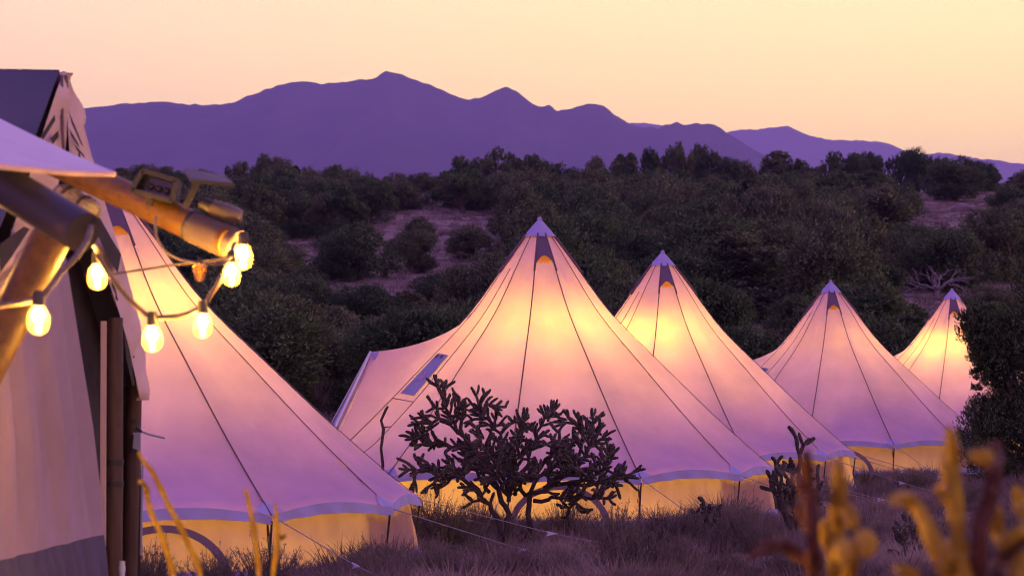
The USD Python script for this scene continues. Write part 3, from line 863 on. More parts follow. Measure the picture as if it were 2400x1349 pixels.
# ---- grass: tussocks of thin blades, uncountable
def tussock(rng, n, h, r, w):
    a, q = rng.uniform(0, 2 * math.pi, n), r * rng.random(n) ** 0.6
    b = np.stack([q * np.cos(a), q * np.sin(a), np.full(n, -0.02)], -1)
    lean = np.stack([np.cos(a) * q / r * 0.5 + rng.normal(size=n) * 0.22, np.sin(a) * q / r * 0.5 + rng.normal(size=n) * 0.22, np.ones(n)], -1)
    L = h * rng.uniform(0.45, 1.0, n)
    m = b + unit(lean) * (L * 0.55)[:, None]
    tip = m + unit(lean * [1.7, 1.7, 1] + rng.normal(size=(n, 3)) * 0.15) * (L * 0.5)[:, None]
    th = rng.uniform(0, 2 * math.pi, n)
    s = np.stack([np.cos(th), np.sin(th), 0 * th], -1) * w
    v = np.stack([b - s, b + s, m + s * 0.8, m - s * 0.8, tip], 1).reshape(-1, 3)
    o = (np.arange(n) * 5)[:, None]
    f = np.vstack([o + [0, 1, 2], o + [0, 2, 3], o + [3, 2, 4]])
    return trimesh.Trimesh(v, f, process=False)


def scatter(name, protos, pts, scales, rots, mats, kind="stuff"):
    pi = UsdGeom.PointInstancer.Define(stage, "/World/" + numbered("/World", name))
    for k, (p, m_) in enumerate(zip(protos, mats)):
        q = usdkit.mesh(stage, f"{pi.GetPath()}/tussock_{k + 1:03d}" if k else f"{pi.GetPath()}/tussock", p, m_)
        q.CreateDoubleSidedAttr(True)
        pi.CreatePrototypesRel().AddTarget(q.GetPath())
    n = len(pts)
    pi.CreateProtoIndicesAttr(Vt.IntArray.FromNumpy((np.arange(n) % len(protos)).astype(np.int32)))
    pi.CreatePositionsAttr(Vt.Vec3fArray.FromNumpy(np.asarray(pts, np.float32)))
    pi.CreateScalesAttr(Vt.Vec3fArray.FromNumpy(np.asarray(scales, np.float32)))
    pi.CreateOrientationsAttr(Vt.QuathArray([Gf.Quath(float(math.cos(r / 2)), Gf.Vec3h(0, 0, float(math.sin(r / 2)))) for r in rots]))
    tag(pi.GetPrim(), kind=kind)
    return pi


rng = np.random.default_rng(8)
tuss = [tussock(rng, 90, h, r, w) for h, r, w in ((0.26, 0.13, 0.004), (0.2, 0.16, 0.0036), (0.36, 0.1, 0.0034), (0.16, 0.14, 0.0042), (0.3, 0.16, 0.0034))]
pts = []
while len(pts) < 9000:
    y = 13.5 + 36 * rng.random(4000) ** 1.15
    x = rng.uniform(-1, 1, 4000) * (0.235 * y + 0.8)
    dens = meshkit.fbm(np.stack([x / 1.3, y / 1.3, 0 * x], -1), 3, 31)
    ok = rng.random(4000) < np.clip((dens - 0.38) * 4.5, 0.06, 1)
    for tx, ty in tent_at:
        ok &= (x - tx) ** 2 + (y - ty) ** 2 > 2.3 ** 2
    pts += list(np.stack([x[ok], y[ok], ground_z(x[ok], y[ok])], -1))
pts = np.array(pts[:9000])
hs = np.clip(-0.45 + 2.7 * meshkit.fbm(np.stack([pts[:, 0] / 0.9, pts[:, 1] / 1.3, 0 * pts[:, 0]], -1), 3, 77), 0.22, 1.25)
hs *= rng.uniform(0.75, 1.2, len(pts))
scatter("grass", tuss, pts, np.stack([hs * 1.05, hs * 1.05, hs * 0.72], -1), rng.uniform(0, 6.28, len(pts)), [M["grass"]] * 5)
# tufts on the hillside clearings
x = rng.uniform(-52, 52, 16000)
y = rng.uniform(48, 222, 16000)
ok = (np.abs(x) < 0.235 * y + 2)
x, y = x[ok], y[ok]
hp = np.stack([x, y, ground_z(x, y)], -1)
hill_t = [tussock(rng, 40, 0.34, 0.3, 0.012), tussock(rng, 36, 0.26, 0.34, 0.014)]
s_ = rng.uniform(0.6, 1.5, len(hp))
scatter("hillside_grass", hill_t, hp, np.stack([s_, s_, s_ * 0.9], -1), rng.uniform(0, 6.28, len(hp)), [M["grass"]] * 2)


# ---- shrubs one can tell apart
def shrub(rng, kind):
    n = 150
    a = rng.uniform(0, 2 * math.pi, n)
    el = rng.uniform(0.25, 1.4, n)
    d = np.stack([np.cos(a) * np.cos(el), np.sin(a) * np.cos(el), np.sin(el)], -1)
    L = rng.uniform(0.55, 1.0, n)
    tw = []
    ends = []
    for i in range(n):
        p0 = np.array([rng.normal() * 0.06, rng.normal() * 0.06, -0.03])
        p1 = p0 + d[i] * L[i] * 0.55 + rng.normal(size=3) * 0.04
        p2 = p1 + unit(d[i] + [0, 0, 0.5]) * L[i] * 0.45 + rng.normal(size=3) * 0.03
        tw.append(tube([p0, p1, p2], [0.008, 0.006, 0.003], 3, caps=False))
        s = rng.uniform(0.25, 1, 34 if kind != "dry" else 12)[:, None]
        ends.append(np.where(s < 0.55, p0 + (p1 - p0) * s / 0.55, p1 + (p2 - p1) * (s - 0.55) / 0.45) + rng.normal(size=(len(s), 3)) * 0.02)
    e = np.vstack(ends)
    ld = unit(rng.normal(size=e.shape) * 0.6 + [0, 0, 1] + unit(e + 1e-6) * 0.5)
    return cat_(tw), leaves(e, ld, rng.uniform(0.03, 0.075, len(e)), rng.uniform(0.004, 0.009, len(e)), rng)


def spiky(rng):
    n = 110
    a, el = rng.uniform(0, 2 * math.pi, n), rng.uniform(0.15, 1.5, n)
    d = np.stack([np.cos(a) * np.cos(el), np.sin(a) * np.cos(el), np.sin(el)], -1)
    return leaves(np.zeros((n, 3)) + [0, 0, 0.03], d, rng.uniform(0.6, 1.0, n), np.full(n, 0.018), rng)


rng = np.random.default_rng(52)
kinds = {"sagebrush": "sage", "green": "green_shrub", "dry": "grass"}
made = {}


def put_shrub(px, py, w, h, kind, label):
    """px, py: where its foot shows; w, h in pixels of the photograph."""
    x, y = at_pix(px, py)
    sc = (w / FPX * y / 1.5, w / FPX * y / 1.5, h / FPX * y / 0.98)
    loc, rz = (x, y, float(ground_z(x, y))), rng.uniform(0, 6.28)
    if kind not in made:
        tw, lf = shrub(rng, kind)
        t = thing("shrub", label, "shrub", loc, rz, sc, "low shrubs in the grass around the tents")
        obj("twigs", tw, M["twig"], t, smooth=50)
        obj("foliage", lf, M[kinds[kind]], t, smooth=False)
        made[kind] = t
    else:
        dup(made[kind], loc, rz, sc, label)


for args in [(690, 1290, 120, 130, "sagebrush", "dark rounded shrub against the glowing wall of the nearest tent"),
             (800, 1300, 110, 90, "sagebrush", "low shrub before the right end of the nearest tent's wall"),
             (760, 1315, 130, 70, "dry", "dry twiggy shrub in front of the nearest tent's wall"),
             (1010, 1255, 150, 120, "dry", "tall dry bush just right of the nearest tent's corner"),
             (1060, 1280, 170, 110, "green", "greenish bush under the pegged guy lines left of the cactus"),
             (960, 1270, 90, 110, "green", "slim green bush touching the nearest tent's corner"),
             (1330, 1262, 130, 120, "dry", "wispy bush by the cactus trunk on its right"),
             (1440, 1285, 190, 110, "sagebrush", "broad grey shrub right of the cactus below the window arch"),
             (1600, 1275, 150, 90, "sagebrush", "grey shrub before the middle tent's wall"),
             (1740, 1290, 190, 140, "sagebrush", "tall grey shrub before the middle tent's right corner"),
             (1470, 1400, 260, 190, "sagebrush", "big dark sagebrush at the bottom of the view under the cactus"),
             (1570, 1395, 200, 160, "sagebrush", "dark sagebrush beside the biggest one at the bottom"),
             (1010, 1410, 220, 120, "sagebrush", "low dark shrub at the bottom left of centre"),
             (1280, 1345, 150, 70, "green", "flat green shrub below the cactus trunk"),
             (420, 1350, 150, 90, "dry", "thin weeds before the left part of the nearest tent's wall"),
             (540, 1345, 100, 80, "dry", "thin weeds under the nearest tent's window arch"),
             (350, 1390, 200, 130, "sagebrush", "dark shrub beside the foot of the log posts"),
             (640, 1420, 240, 130, "sagebrush", "wide dark shrub at the bottom below the nearest tent"),
             (1840, 1380, 170, 110, "sagebrush", "grey shrub behind the yellow lit stems, bottom right"),
             (2140, 1160, 160, 70, "green", "green mound before the dim tent's right wall"),
             (2260, 1190, 170, 80, "sagebrush", "shrub at the foot of the dark juniper"),
             (2050, 1330, 180, 90, "dry", "pale dry bush among the guy lines at the right"),
             (1900, 1240, 150, 70, "sagebrush", "small shrub below the little cactus on the right"),
             (1200, 1420, 200, 110, "dry", "pale dry tussock shrub at the bottom centre"),
             (880, 1345, 150, 80, "sagebrush", "dark low shrub left of the pegged guy lines"),
             (1130, 1330, 140, 80, "sagebrush", "small dark shrub in the grass below the cactus, on its left"),
             (1120, 1250, 110, 100, "dry", "pale wispy bush by the cactus trunk on its left"),
             (1540, 1262, 110, 80, "dry", "thin dry bush before the middle tent's wall pole"),
             (1690, 1255, 120, 90, "dry", "dry bush against the middle tent's wall right of the grey shrub"),
             (1380, 1350, 150, 80, "sagebrush", "round dark shrub above the big sagebrush"),
             (1700, 1390, 190, 120, "sagebrush", "dark shrub between the big sagebrush pair and the stems"),
             (1790, 1300, 130, 90, "sagebrush", "grey shrub left of the little crossed cactus"),
             (870, 1400, 200, 110, "sagebrush", "wide dark shrub at the bottom under the tent corner"),
             (760, 1400, 150, 90, "sagebrush", "small dark shrub at the bottom under the nearest tent's wall"),
             (1980, 1300, 150, 80, "sagebrush", "low dark shrub under the rightmost guy lines"),
             (2190, 1300, 190, 100, "sagebrush", "shrub behind the forked yellow stems"),
             (2330, 1290, 190, 110, "sagebrush", "shrub at the right edge below the juniper"),
             (2080, 1225, 130, 60, "dry", "dry tuft before the dim tent's corner"),
             (1950, 1165, 120, 60, "dry", "dry tuft left of the yucca"),
             (500, 1400, 190, 110, "sagebrush", "dark shrub at the bottom among the thin dry stems"),
             (735, 985, 110, 130, "dry", "leafless pale bush on the slope beside the middle tent's porch"),
             (2100, 815, 130, 60, "green", "round green bush just above the dim tent's right slope")]:
    put_shrub(*args)
x, y = at_pix(2030, 1150)
tag(obj("yucca", spiky(rng).apply_scale(0.42).apply_translation((x, y, float(ground_z(x, y)))), M["green_shrub"], smooth=False), "spiky dark yucca before the dim tent's window arch", "yucca")


# ---------------------------------------------------------------- cholla cacti
def joint(a, b, r, rng, n=8, spines=30):
    """One knobbly stem joint from a to b with spines."""
    L = np.linalg.norm(b - a)
    s = np.array([0, 0.08, 0.25, 0.42, 0.58, 0.75, 0.9, 1.0])
    prof = np.array([0.55, 0.85, 1.06, 0.94, 1.06, 0.95, 0.84, 0.3])
    bow = rng.normal(size=3) * 0.05 * L
    pts = a + (b - a) * s[:, None] + bow * np.sin(np.pi * s)[:, None]
    m = tube(pts, prof * r, n)
    k = np.arange(len(s) * n)
    v = m.vertices.copy()
    v[:len(k)] += (v[:len(k)] - np.repeat(pts, n, 0)) * (0.2 * (((k // n) + (k % n)) % 2) - 0.08)[:, None]
    m.vertices = v
    if spines:
        q = rng.integers(n, n * (len(s) - 1), spines)
        c = v[q]
        d = unit(unit(c - np.repeat(pts, n, 0)[q]) + 0.5 * rng.normal(size=(spines, 3)))
        sp_ = leaves(c - d * 0.004, d, rng.uniform(0.8, 1.8, spines) * r * 1.3, np.full(spines, 0.0014), rng)
    return m, sp_


def fork(d, rng, ang):
    """A direction turned ang from d, any way round."""
    u, w = frame_of(d)
    a = rng.uniform(0, 2 * math.pi)
    return unit(d * math.cos(ang) + (u * math.cos(a) + w * math.sin(a)) * math.sin(ang))


def cholla(label, limbs, origin, r, jl, rng, density, name="cholla_cactus", group=None, wood_to=0.45, extra=0.8):
    """limbs: polylines in metres from the origin; joints sprout along their outer part."""
    t = thing(name, label, "cactus", origin, group=group)
    for li, pl in enumerate(limbs):
        pl = np.asarray(pl, float)
        seg = np.r_[0, np.cumsum(np.linalg.norm(np.diff(pl, axis=0), axis=1))]
        tot = seg[-1]
        s = np.linspace(0, tot, max(5, int(tot / (jl * 0.5))))
        pts = np.stack([PchipInterpolator(seg, pl[:, k])(s) for k in range(3)], -1)
        pts[1:-1] += rng.normal(size=(len(pts) - 2, 3)) * 0.012
        low = pts[:, 2].min() < 0.1
        r0 = r * (2.1 if low else 1.5)
        br = obj("trunk" if low and li < 2 else "branch", tube(pts, np.interp(s, [0, tot], [r0, r * 0.95]), 8), M["cholla_wood"], t, smooth=50)

        thorns = []

        def sprout(a, d, lev):
            L = jl * rng.uniform(0.65, 1.15)
            b = a + d * L
            jm, sm_ = joint(a, b, r * rng.uniform(0.85, 1.1), rng)
            thorns.append(sm_)
            obj("joint", jm, M["cholla"], br, smooth=70)
            if lev > 0:
                for _ in range(int(rng.choice([1, 2, 2, 3]))):
                    nd = unit(fork(d, rng, rng.uniform(0.5, 0.95)) + [0, 0, 0.22])
                    sprout(a + (b - a) * rng.uniform(0.72, 0.97), nd, lev - 1)
        m = min(34, int(tot / jl * density))
        for q in rng.uniform(wood_to, 1.0, m) * tot:
            i = int(np.clip(np.searchsorted(s, q), 1, len(s) - 1))
            d = unit(pts[i] - pts[i - 1])
            sprout(pts[i], unit(fork(d, rng, rng.uniform(0.6, 1.1)) + [0, 0, 0.15]), int(rng.random() < extra * 0.7))
        d = unit(pts[-1] - pts[-3])
        sprout(pts[-1], unit(d + rng.normal(size=3) * 0.1), 1)
        obj("spines", cat_(thorns), M["spine"], br, smooth=False, kind="stuff")
    return t


DC = 19.2
rng = np.random.default_rng(5)
base_px, base_py = 1210.0, 1271.0


def cr(pl, sw):
    """Photo-crop coordinates to metres about the cactus foot; sw swings the limb out of the picture plane towards its end."""
    out = []
    for i, (a, b) in enumerate(pl):
        px, py = 900 + a / 2.932, 800 + b / 2.932
        q = (P(px, py, DC) - P(base_px, base_py, DC)) * np.array([0.9, 1, 0.87])
        out.append(q + [0, sw * i / max(1, len(pl) - 1), 0])
    return out


F1, F2 = (830, 1370), (1000, 1370)
limbs = [
    cr([F1, (840, 1130), (770, 960), (700, 800), (600, 650), (480, 520), (385, 360), (330, 215)], 0.15),
    cr([F2, (1000, 1100), (1010, 1000), (1120, 950), (1280, 850), (1380, 700), (1410, 560), (1350, 440)], -0.2),
    cr([(720, 830), (560, 800), (420, 810), (300, 800), (160, 800)], -0.3),
    cr([(640, 690), (470, 630), (290, 610), (130, 570)], 0.35),
    cr([F1, (730, 1140), (650, 1020), (560, 920), (450, 850), (350, 860), (285, 905)], -0.2),
    cr([(850, 1060), (860, 850), (800, 620), (740, 470), (640, 380), (620, 310)], 0.3),
    cr([(640, 400), (690, 315), (750, 305)], 0.1),
    cr([(850, 1000), (900, 760), (930, 580), (945, 440)], -0.35),
    cr([(880, 960), (1000, 760), (1060, 570), (1090, 440), (1150, 390)], 0.2),
    cr([(1280, 850), (1420, 720), (1500, 600), (1500, 450)], 0.25),
    cr([(1120, 950), (1300, 900), (1480, 860), (1560, 780), (1585, 720)], -0.3),
    cr([(1300, 930), (1480, 930), (1620, 890), (1720, 865)], 0.1),
    cr([(1040, 1050), (1200, 1025), (1400, 1005), (1520, 1015)], -0.15),
    cr([(1060, 850), (1170, 690), (1230, 590)], -0.4),
    cr([(760, 950), (690, 880), (600, 760), (520, 700)], 0.45),
    cr([(1000, 1000), (1100, 860), (1250, 760), (1330, 620)], 0.45),
    cr([(870, 1000), (780, 800), (700, 660), (640, 560)], -0.45),
    cr([(420, 440), (300, 420), (210, 430)], 0.1),
    cr([(500, 540), (480, 400), (480, 300)], -0.1),
    cr([(850, 1010), (800, 900), (770, 780)], -0.3),
    cr([(900, 1000), (960, 900), (1040, 830)], -0.35),
    cr([(700, 980), (620, 860), (560, 720)], 0.3),
    cr([(1180, 930), (1260, 830), (1390, 800)], -0.3),
    cr([(980, 1010), (900, 850), (830, 700)], 0.35),
    cr([(1410, 1005), (1350, 1060), (1320, 1110)], 0.05),
]
cholla("big dark many-branched cactus standing in front of the middle tent", limbs, P(base_px, base_py, DC) * [1, 1, 0], 0.0122, 0.108, rng, 5.2, wood_to=0.36)

# small ones
def small_cholla(px, foot, top, width, d, seed, label, n=4):
    rng = np.random.default_rng(seed)
    o = P(px, foot, d)
    h, w = (foot - top) / FPX * d, width / FPX * d
    ls = [[(0, 0, -0.03), (0.02, 0, h * 0.5), (0.0, 0, h * 0.88)]]
    for i in range(n):
        a = rng.uniform(0, 2 * math.pi)
        e = 0.5 * w * rng.uniform(0.5, 0.9)
        ls.append([(0, 0, h * rng.uniform(0.0, 0.35)), (e * 0.8 * math.cos(a), e * 0.8 * math.sin(a), h * 0.35), (e * math.cos(a), e * math.sin(a), h * rng.uniform(0.5, 0.75))])
    return cholla(label, ls, (o[0], o[1], float(ground_z(o[0], o[1]))), 0.016, min(0.12, h * 0.3), rng, 1.3, group="small cacti in the grass", wood_to=0.35)


small_cholla(1868, 1268, 1012, 130, 19.4, 2, "slim cactus with a crossed top before the gap between two middle tents", 5)
small_cholla(2138, 1330, 1238, 40, 16.8, 3, "tiny dark cactus behind the yellow lit stems at the right", 2)
small_cholla(1652, 1265, 1192, 80, 19.6, 4, "low sprawling cactus in the grass right of the big cactus", 3)
small_cholla(2110, 1385, 1290, 50, 16.0, 9, "leafless stub of cactus at the bottom right", 1)
rng = np.random.default_rng(17)
sp = np.array([P(px, py, 19.0) for px, py in ((897, 1275), (897, 1085), (893, 1050), (899, 1005), (893, 985), (905, 958), (910, 951))])
t = thing("dry_stalk", "thin crooked dead stalk standing left of the big cactus", "stalk", sp[0] * [1, 1, 0])
obj("stem", tube(sp - sp[0] * [1, 1, 0], [0.016, 0.013, 0.012, 0.014, 0.011, 0.012, 0.007], 7), M["cholla_wood"], t, smooth=50)
obj("twig", tube(np.array([P(896, 1002, 19.0), P(905, 1000, 19.02), P(916, 999, 19.05)]) - sp[0] * [1, 1, 0], [0.006, 0.005, 0.003], 5), M["cholla_wood"], t)

# ---- out-of-focus stems close to the camera
def near_plant(label, stems, d, mats, r, foot_z=0.0, group=None, name="cholla_cactus"):
    rng = np.random.default_rng(int(stems[0][0][0]))
    f = P(*stems[0][0], d)
    o = np.array([f[0], d, foot_z])
    t = thing(name, label, "cactus", o, group=group)
    for st in stems:
        k = st[-1] if isinstance(st[-1], (int, float)) else 1.0
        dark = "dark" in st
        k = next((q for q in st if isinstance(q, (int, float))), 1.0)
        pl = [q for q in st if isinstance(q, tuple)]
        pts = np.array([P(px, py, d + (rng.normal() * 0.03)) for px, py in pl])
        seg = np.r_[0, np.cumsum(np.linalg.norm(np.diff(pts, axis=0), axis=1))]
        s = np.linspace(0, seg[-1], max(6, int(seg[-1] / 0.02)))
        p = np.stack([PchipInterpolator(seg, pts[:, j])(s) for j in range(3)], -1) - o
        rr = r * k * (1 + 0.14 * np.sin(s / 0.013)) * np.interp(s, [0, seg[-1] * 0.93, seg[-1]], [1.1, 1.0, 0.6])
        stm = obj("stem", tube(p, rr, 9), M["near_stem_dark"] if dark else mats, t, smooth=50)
        if name == "cholla_cactus":
            q = p[rng.integers(0, len(p), 26 * len(p) // 4)] + rng.normal(size=(26 * len(p) // 4, 3)) * 0.004
            obj("spines", leaves(q, unit(rng.normal(size=q.shape)), rng.uniform(0.012, 0.024, len(q)), np.full(len(q), 0.0007), rng), M["spine"], stm, smooth=False, kind="stuff")
    return t


def crp(*q):
    return [(1700 + a / 3.381, 950 + b / 3.381) for a, b in q]


G = "blurred cactus stems close to the camera"
DN = 2.75
down = lambda x: (x, 3500)
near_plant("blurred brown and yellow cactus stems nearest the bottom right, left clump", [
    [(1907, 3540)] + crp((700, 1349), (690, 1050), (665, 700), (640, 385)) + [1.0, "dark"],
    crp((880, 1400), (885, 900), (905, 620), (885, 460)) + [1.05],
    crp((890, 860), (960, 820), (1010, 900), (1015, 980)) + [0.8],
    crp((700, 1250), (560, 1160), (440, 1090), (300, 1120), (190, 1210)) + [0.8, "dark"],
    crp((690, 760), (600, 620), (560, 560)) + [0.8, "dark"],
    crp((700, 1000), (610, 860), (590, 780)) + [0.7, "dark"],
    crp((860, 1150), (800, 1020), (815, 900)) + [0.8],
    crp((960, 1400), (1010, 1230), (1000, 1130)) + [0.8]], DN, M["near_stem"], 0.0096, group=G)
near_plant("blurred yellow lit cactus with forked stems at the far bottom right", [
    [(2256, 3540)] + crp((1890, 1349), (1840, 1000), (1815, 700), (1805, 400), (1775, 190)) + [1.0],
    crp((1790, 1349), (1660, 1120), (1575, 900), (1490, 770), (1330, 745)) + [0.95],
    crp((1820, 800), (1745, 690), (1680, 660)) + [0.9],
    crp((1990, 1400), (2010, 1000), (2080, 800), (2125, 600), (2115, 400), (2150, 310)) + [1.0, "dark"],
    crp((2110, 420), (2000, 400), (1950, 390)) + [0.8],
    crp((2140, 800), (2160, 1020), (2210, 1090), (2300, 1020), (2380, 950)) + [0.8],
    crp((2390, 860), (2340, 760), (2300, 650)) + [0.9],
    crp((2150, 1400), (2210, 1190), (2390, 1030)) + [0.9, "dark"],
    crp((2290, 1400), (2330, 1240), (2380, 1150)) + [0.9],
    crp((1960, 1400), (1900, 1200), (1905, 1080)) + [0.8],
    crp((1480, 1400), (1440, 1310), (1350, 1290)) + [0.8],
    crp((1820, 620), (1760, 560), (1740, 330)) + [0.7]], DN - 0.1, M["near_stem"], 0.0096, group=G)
for (a, b, k, lab) in ((1775, 1205, 1.3, "yellow blurred cactus fruit on the forked stems"), (1112, 1092, 1.0, "yellow blurred fruit beside the left clump of stems"), (935, 1150, 0.95, "yellow blurred fruit low on the left clump of stems"), (1910, 1310, 1.2, "yellow blurred fruit at the very bottom of the forked stems")):
    c = P(*crp((a, b))[0], DN - 0.05)
    fr = trimesh.creation.icosphere(3, 0.0135 * k)
    fr.vertices *= [1, 1, 1.25]
    fr.vertices *= 1 + 0.15 * (meshkit.noise(fr.vertices * 220, 3)[:, None] - 0.5)
    tag(obj("cactus_fruit", fr.apply_translation(c), M["near_fruit"], smooth=True), lab, "cactus fruit", "cactus fruit on the blurred stems")
near_plant("thin blurred dry stems rising before the log post and tent wall", [
    [(480, 2100), (470, 1349), (440, 1270), (410, 1210), (380, 1150), (360, 1110), (330, 1070), (325, 1060)],
    [(410, 1700), (405, 1349), (385, 1270), (360, 1215), (345, 1160), (328, 1128)], ], 5.2, M["near_stem"], 0.0066, name="dry_stem_plant", group=None)
near_plant("pair of blurred dry stems before the glowing tent wall", [
    [(612, 2100), (607, 1349), (598, 1260), (588, 1200), (575, 1145)],
    [(655, 2000), (640, 1349), (650, 1270), (645, 1180)],
    [(650, 1262), (662, 1258), (668, 1252), 0.8]], 5.2, M["near_stem"], 0.0062, name="dry_stem_plant", group=None)

# ---------------------------------------------------------------- safari tent with log frame at the left, a few metres away
M["roof_dark"] = mat("dark_roof_canvas", {
    "tc": ("texture_coordinate", {}), "n": ("noise_texture", {"scale": 2.0, "detail": 4}), "r": ("rgb_ramp", {"ramp": [(0.3, (0.05, 0.048, 0.075)), (0.7, (0.075, 0.07, 0.1))]}),
    "p": ("principled_bsdf", {"roughness": 0.75})}, [("tc.object", "n.vector"), ("n.fac", "r.fac"), ("r.color", "p.base_color")], "p.BSDF")
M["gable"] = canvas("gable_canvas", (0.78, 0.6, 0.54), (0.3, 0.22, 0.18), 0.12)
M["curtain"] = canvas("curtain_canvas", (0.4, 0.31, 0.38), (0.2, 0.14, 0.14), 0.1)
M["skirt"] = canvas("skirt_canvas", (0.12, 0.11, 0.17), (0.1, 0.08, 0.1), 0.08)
M["lining"] = diffuse_noise("dark_lining", (0.035, 0.028, 0.03), (0.06, 0.045, 0.045), 8)  # dark cloth, also the painted shade in the folds and door gap
M["awning"] = canvas("awning_canvas", (0.72, 0.68, 0.82), (0.4, 0.32, 0.34), 0.2)


def wood(name, c1, c2, rough=0.6, axis=(3, 3, 30)):
    return mat(name, {
        "tc": ("texture_coordinate", {}), "m": ("mapping", {"scale": axis}), "n": ("noise_texture", {"scale": 1.0, "detail": 6, "roughness": 0.65, "distortion": 0.6}),
        "k": ("voronoi_texture", {"scale": 5.0}), "kr": ("map_range", {"from_min": 0.02, "from_max": 0.1, "to_min": 0.35, "to_max": 1.0, "clamp": True}),
        "r": ("rgb_ramp", {"ramp": [(0.3, c1), (0.68, c2)]}), "mx": ("mix", {"mix_type": "multiply", "fac": 1.0}),
        "b": ("bump", {"strength": 0.35, "distance": 0.006}), "p": ("principled_bsdf", {"roughness": rough, "specular_ior_level": 0.35})},
        [("tc.object", "m.vector"), ("m.vector", "n.vector"), ("tc.object", "k.vector"), ("k.distance", "kr.value"), ("n.fac", "r.fac"), ("r.color", "mx.color1"), ("kr.result", "mx.color2"),
         ("mx.color", "p.base_color"), ("n.fac", "b.height"), ("b.normal", "p.normal")], "p.BSDF")


M["log"] = wood("peeled_log", (0.075, 0.034, 0.003), (0.18, 0.09, 0.006), 0.5, (25, 6, 25))
M["brace"] = wood("brace_log", (0.05, 0.025, 0.008), (0.12, 0.058, 0.016), 0.55, (25, 6, 25))
M["dark_log"] = wood("dark_log", (0.045, 0.026, 0.02), (0.1, 0.055, 0.04), 0.6, (30, 30, 3))
M["pole_dark"] = mat("dark_painted_pole", {"p": ("principled_bsdf", {"base_color": (0.02, 0.016, 0.024), "roughness": 0.55})}, [], "p.BSDF")
M["wrap"] = canvas("log_end_wrap", (0.14, 0.11, 0.12), (0.3, 0.25, 0.2), 0.1)
M["bag"] = diffuse_noise("rolled_grey_tarp", (0.2, 0.18, 0.17), (0.34, 0.3, 0.28), 16, bump=0.9)
M["panel"] = mat("solar_cell_glass", {"p": ("principled_bsdf", {"base_color": (0.02, 0.025, 0.06), "roughness": 0.2, "coat_weight": 0.6})}, [], "p.BSDF")
M["lens"] = mat("lamp_lens", {"p": ("principled_bsdf", {"base_color": (0.09, 0.07, 0.065), "roughness": 0.35})}, [], "p.BSDF")
M["cable"] = diffuse_noise("string_light_cable", (0.1, 0.08, 0.075), (0.16, 0.13, 0.11), 30, rough=0.5)
M["socket"] = mat("socket", {"p": ("principled_bsdf", {"base_color": (0.03, 0.028, 0.028), "roughness": 0.5})}, [], "p.BSDF")
M["bulb_glass"] = mat("bulb_glass", {
    "f": ("fresnel", {"IOR": 1.5}), "g": ("glossy_bsdf", {"roughness": 0.05, "color": (1, 0.9, 0.75)}), "t": ("transparent_bsdf", {"color": (1.0, 0.86, 0.6)}),
    "s": ("translucent_bsdf", {"color": (1.0, 0.6, 0.16)}), "m0": ("mix_closure", {"fac": 0.1}), "m": ("mix_closure", {})},
    [("t.BSDF", "m0.closure1"), ("s.BSDF", "m0.closure2"), ("f.fac", "m.fac"), ("m0.closure", "m.closure1"), ("g.BSDF", "m.closure2")], "m.closure")

GX = -1.765            # the plane of the gable front


def onG(px, py, off=0.0):
    """A point of the gable plane (shifted off metres towards the right of the view) seen at a pixel."""
    d = (GX + off) * FPX / (px - CX)
    return P(px, py, d)


def curve(pts, n):
    pts = np.asarray(pts, float)
    seg = np.r_[0, np.cumsum(np.linalg.norm(np.diff(pts, axis=0), axis=1))]
    s = np.linspace(0, seg[-1], n)
    return np.stack([PchipInterpolator(seg, pts[:, k])(s) for k in range(pts.shape[1])], -1)


def between(A, B, nu, disp):
    """A sheet between two curves with the same number of points; disp(u, v) pushes it towards +x."""
    v = np.linspace(0, 1, len(A))
    u = np.linspace(0, 1, nu)
    def fn(U, V):
        i = np.round(V * (len(A) - 1)).astype(int)
        p = A[i] * (1 - U[..., None]) + B[i] * U[..., None]
        p[..., 0] += disp(U, V)
        return p
    return grid(fn, u, v)


A0 = np.array([GX, 9.0, 2.553])
NE, FE = np.array([GX, 7.0, 1.33]), np.array([GX, 11.05, 1.31])
st = thing("safari_tent", "log framed safari tent with dark roof, cut off by the left edge", "tent", (GX, 9.0, 0))
base = np.array([GX, 9.0, 0])
S_ = lambda m: (m.apply_translation(-base), m)[1]
rw = lambda U, V, s: 0.012 * np.sin(U * 23 + s) * V
for s, E_ in ((0, NE), (1, FE)):
    m = grid(lambda U, V: A0 * (1 - V[..., None]) + E_ * V[..., None] + np.stack([-4.2 * U, 0 * U, 0.0 * U - 0.04 * np.sin(np.pi * V) + 0.004 * np.sin(U * 21 + 3 * V)], -1), np.linspace(0, 1, 30), np.linspace(0, 1, 14))
    obj("roof", S_(solid(m, 0.006)), M["roof_dark"], st, smooth=40)
obj("ridge_pole", S_(tube([A0 + [0.03, 0, -0.05], A0 + [-4.2, 0, -0.05]], 0.035, 10)), M["dark_log"], st)
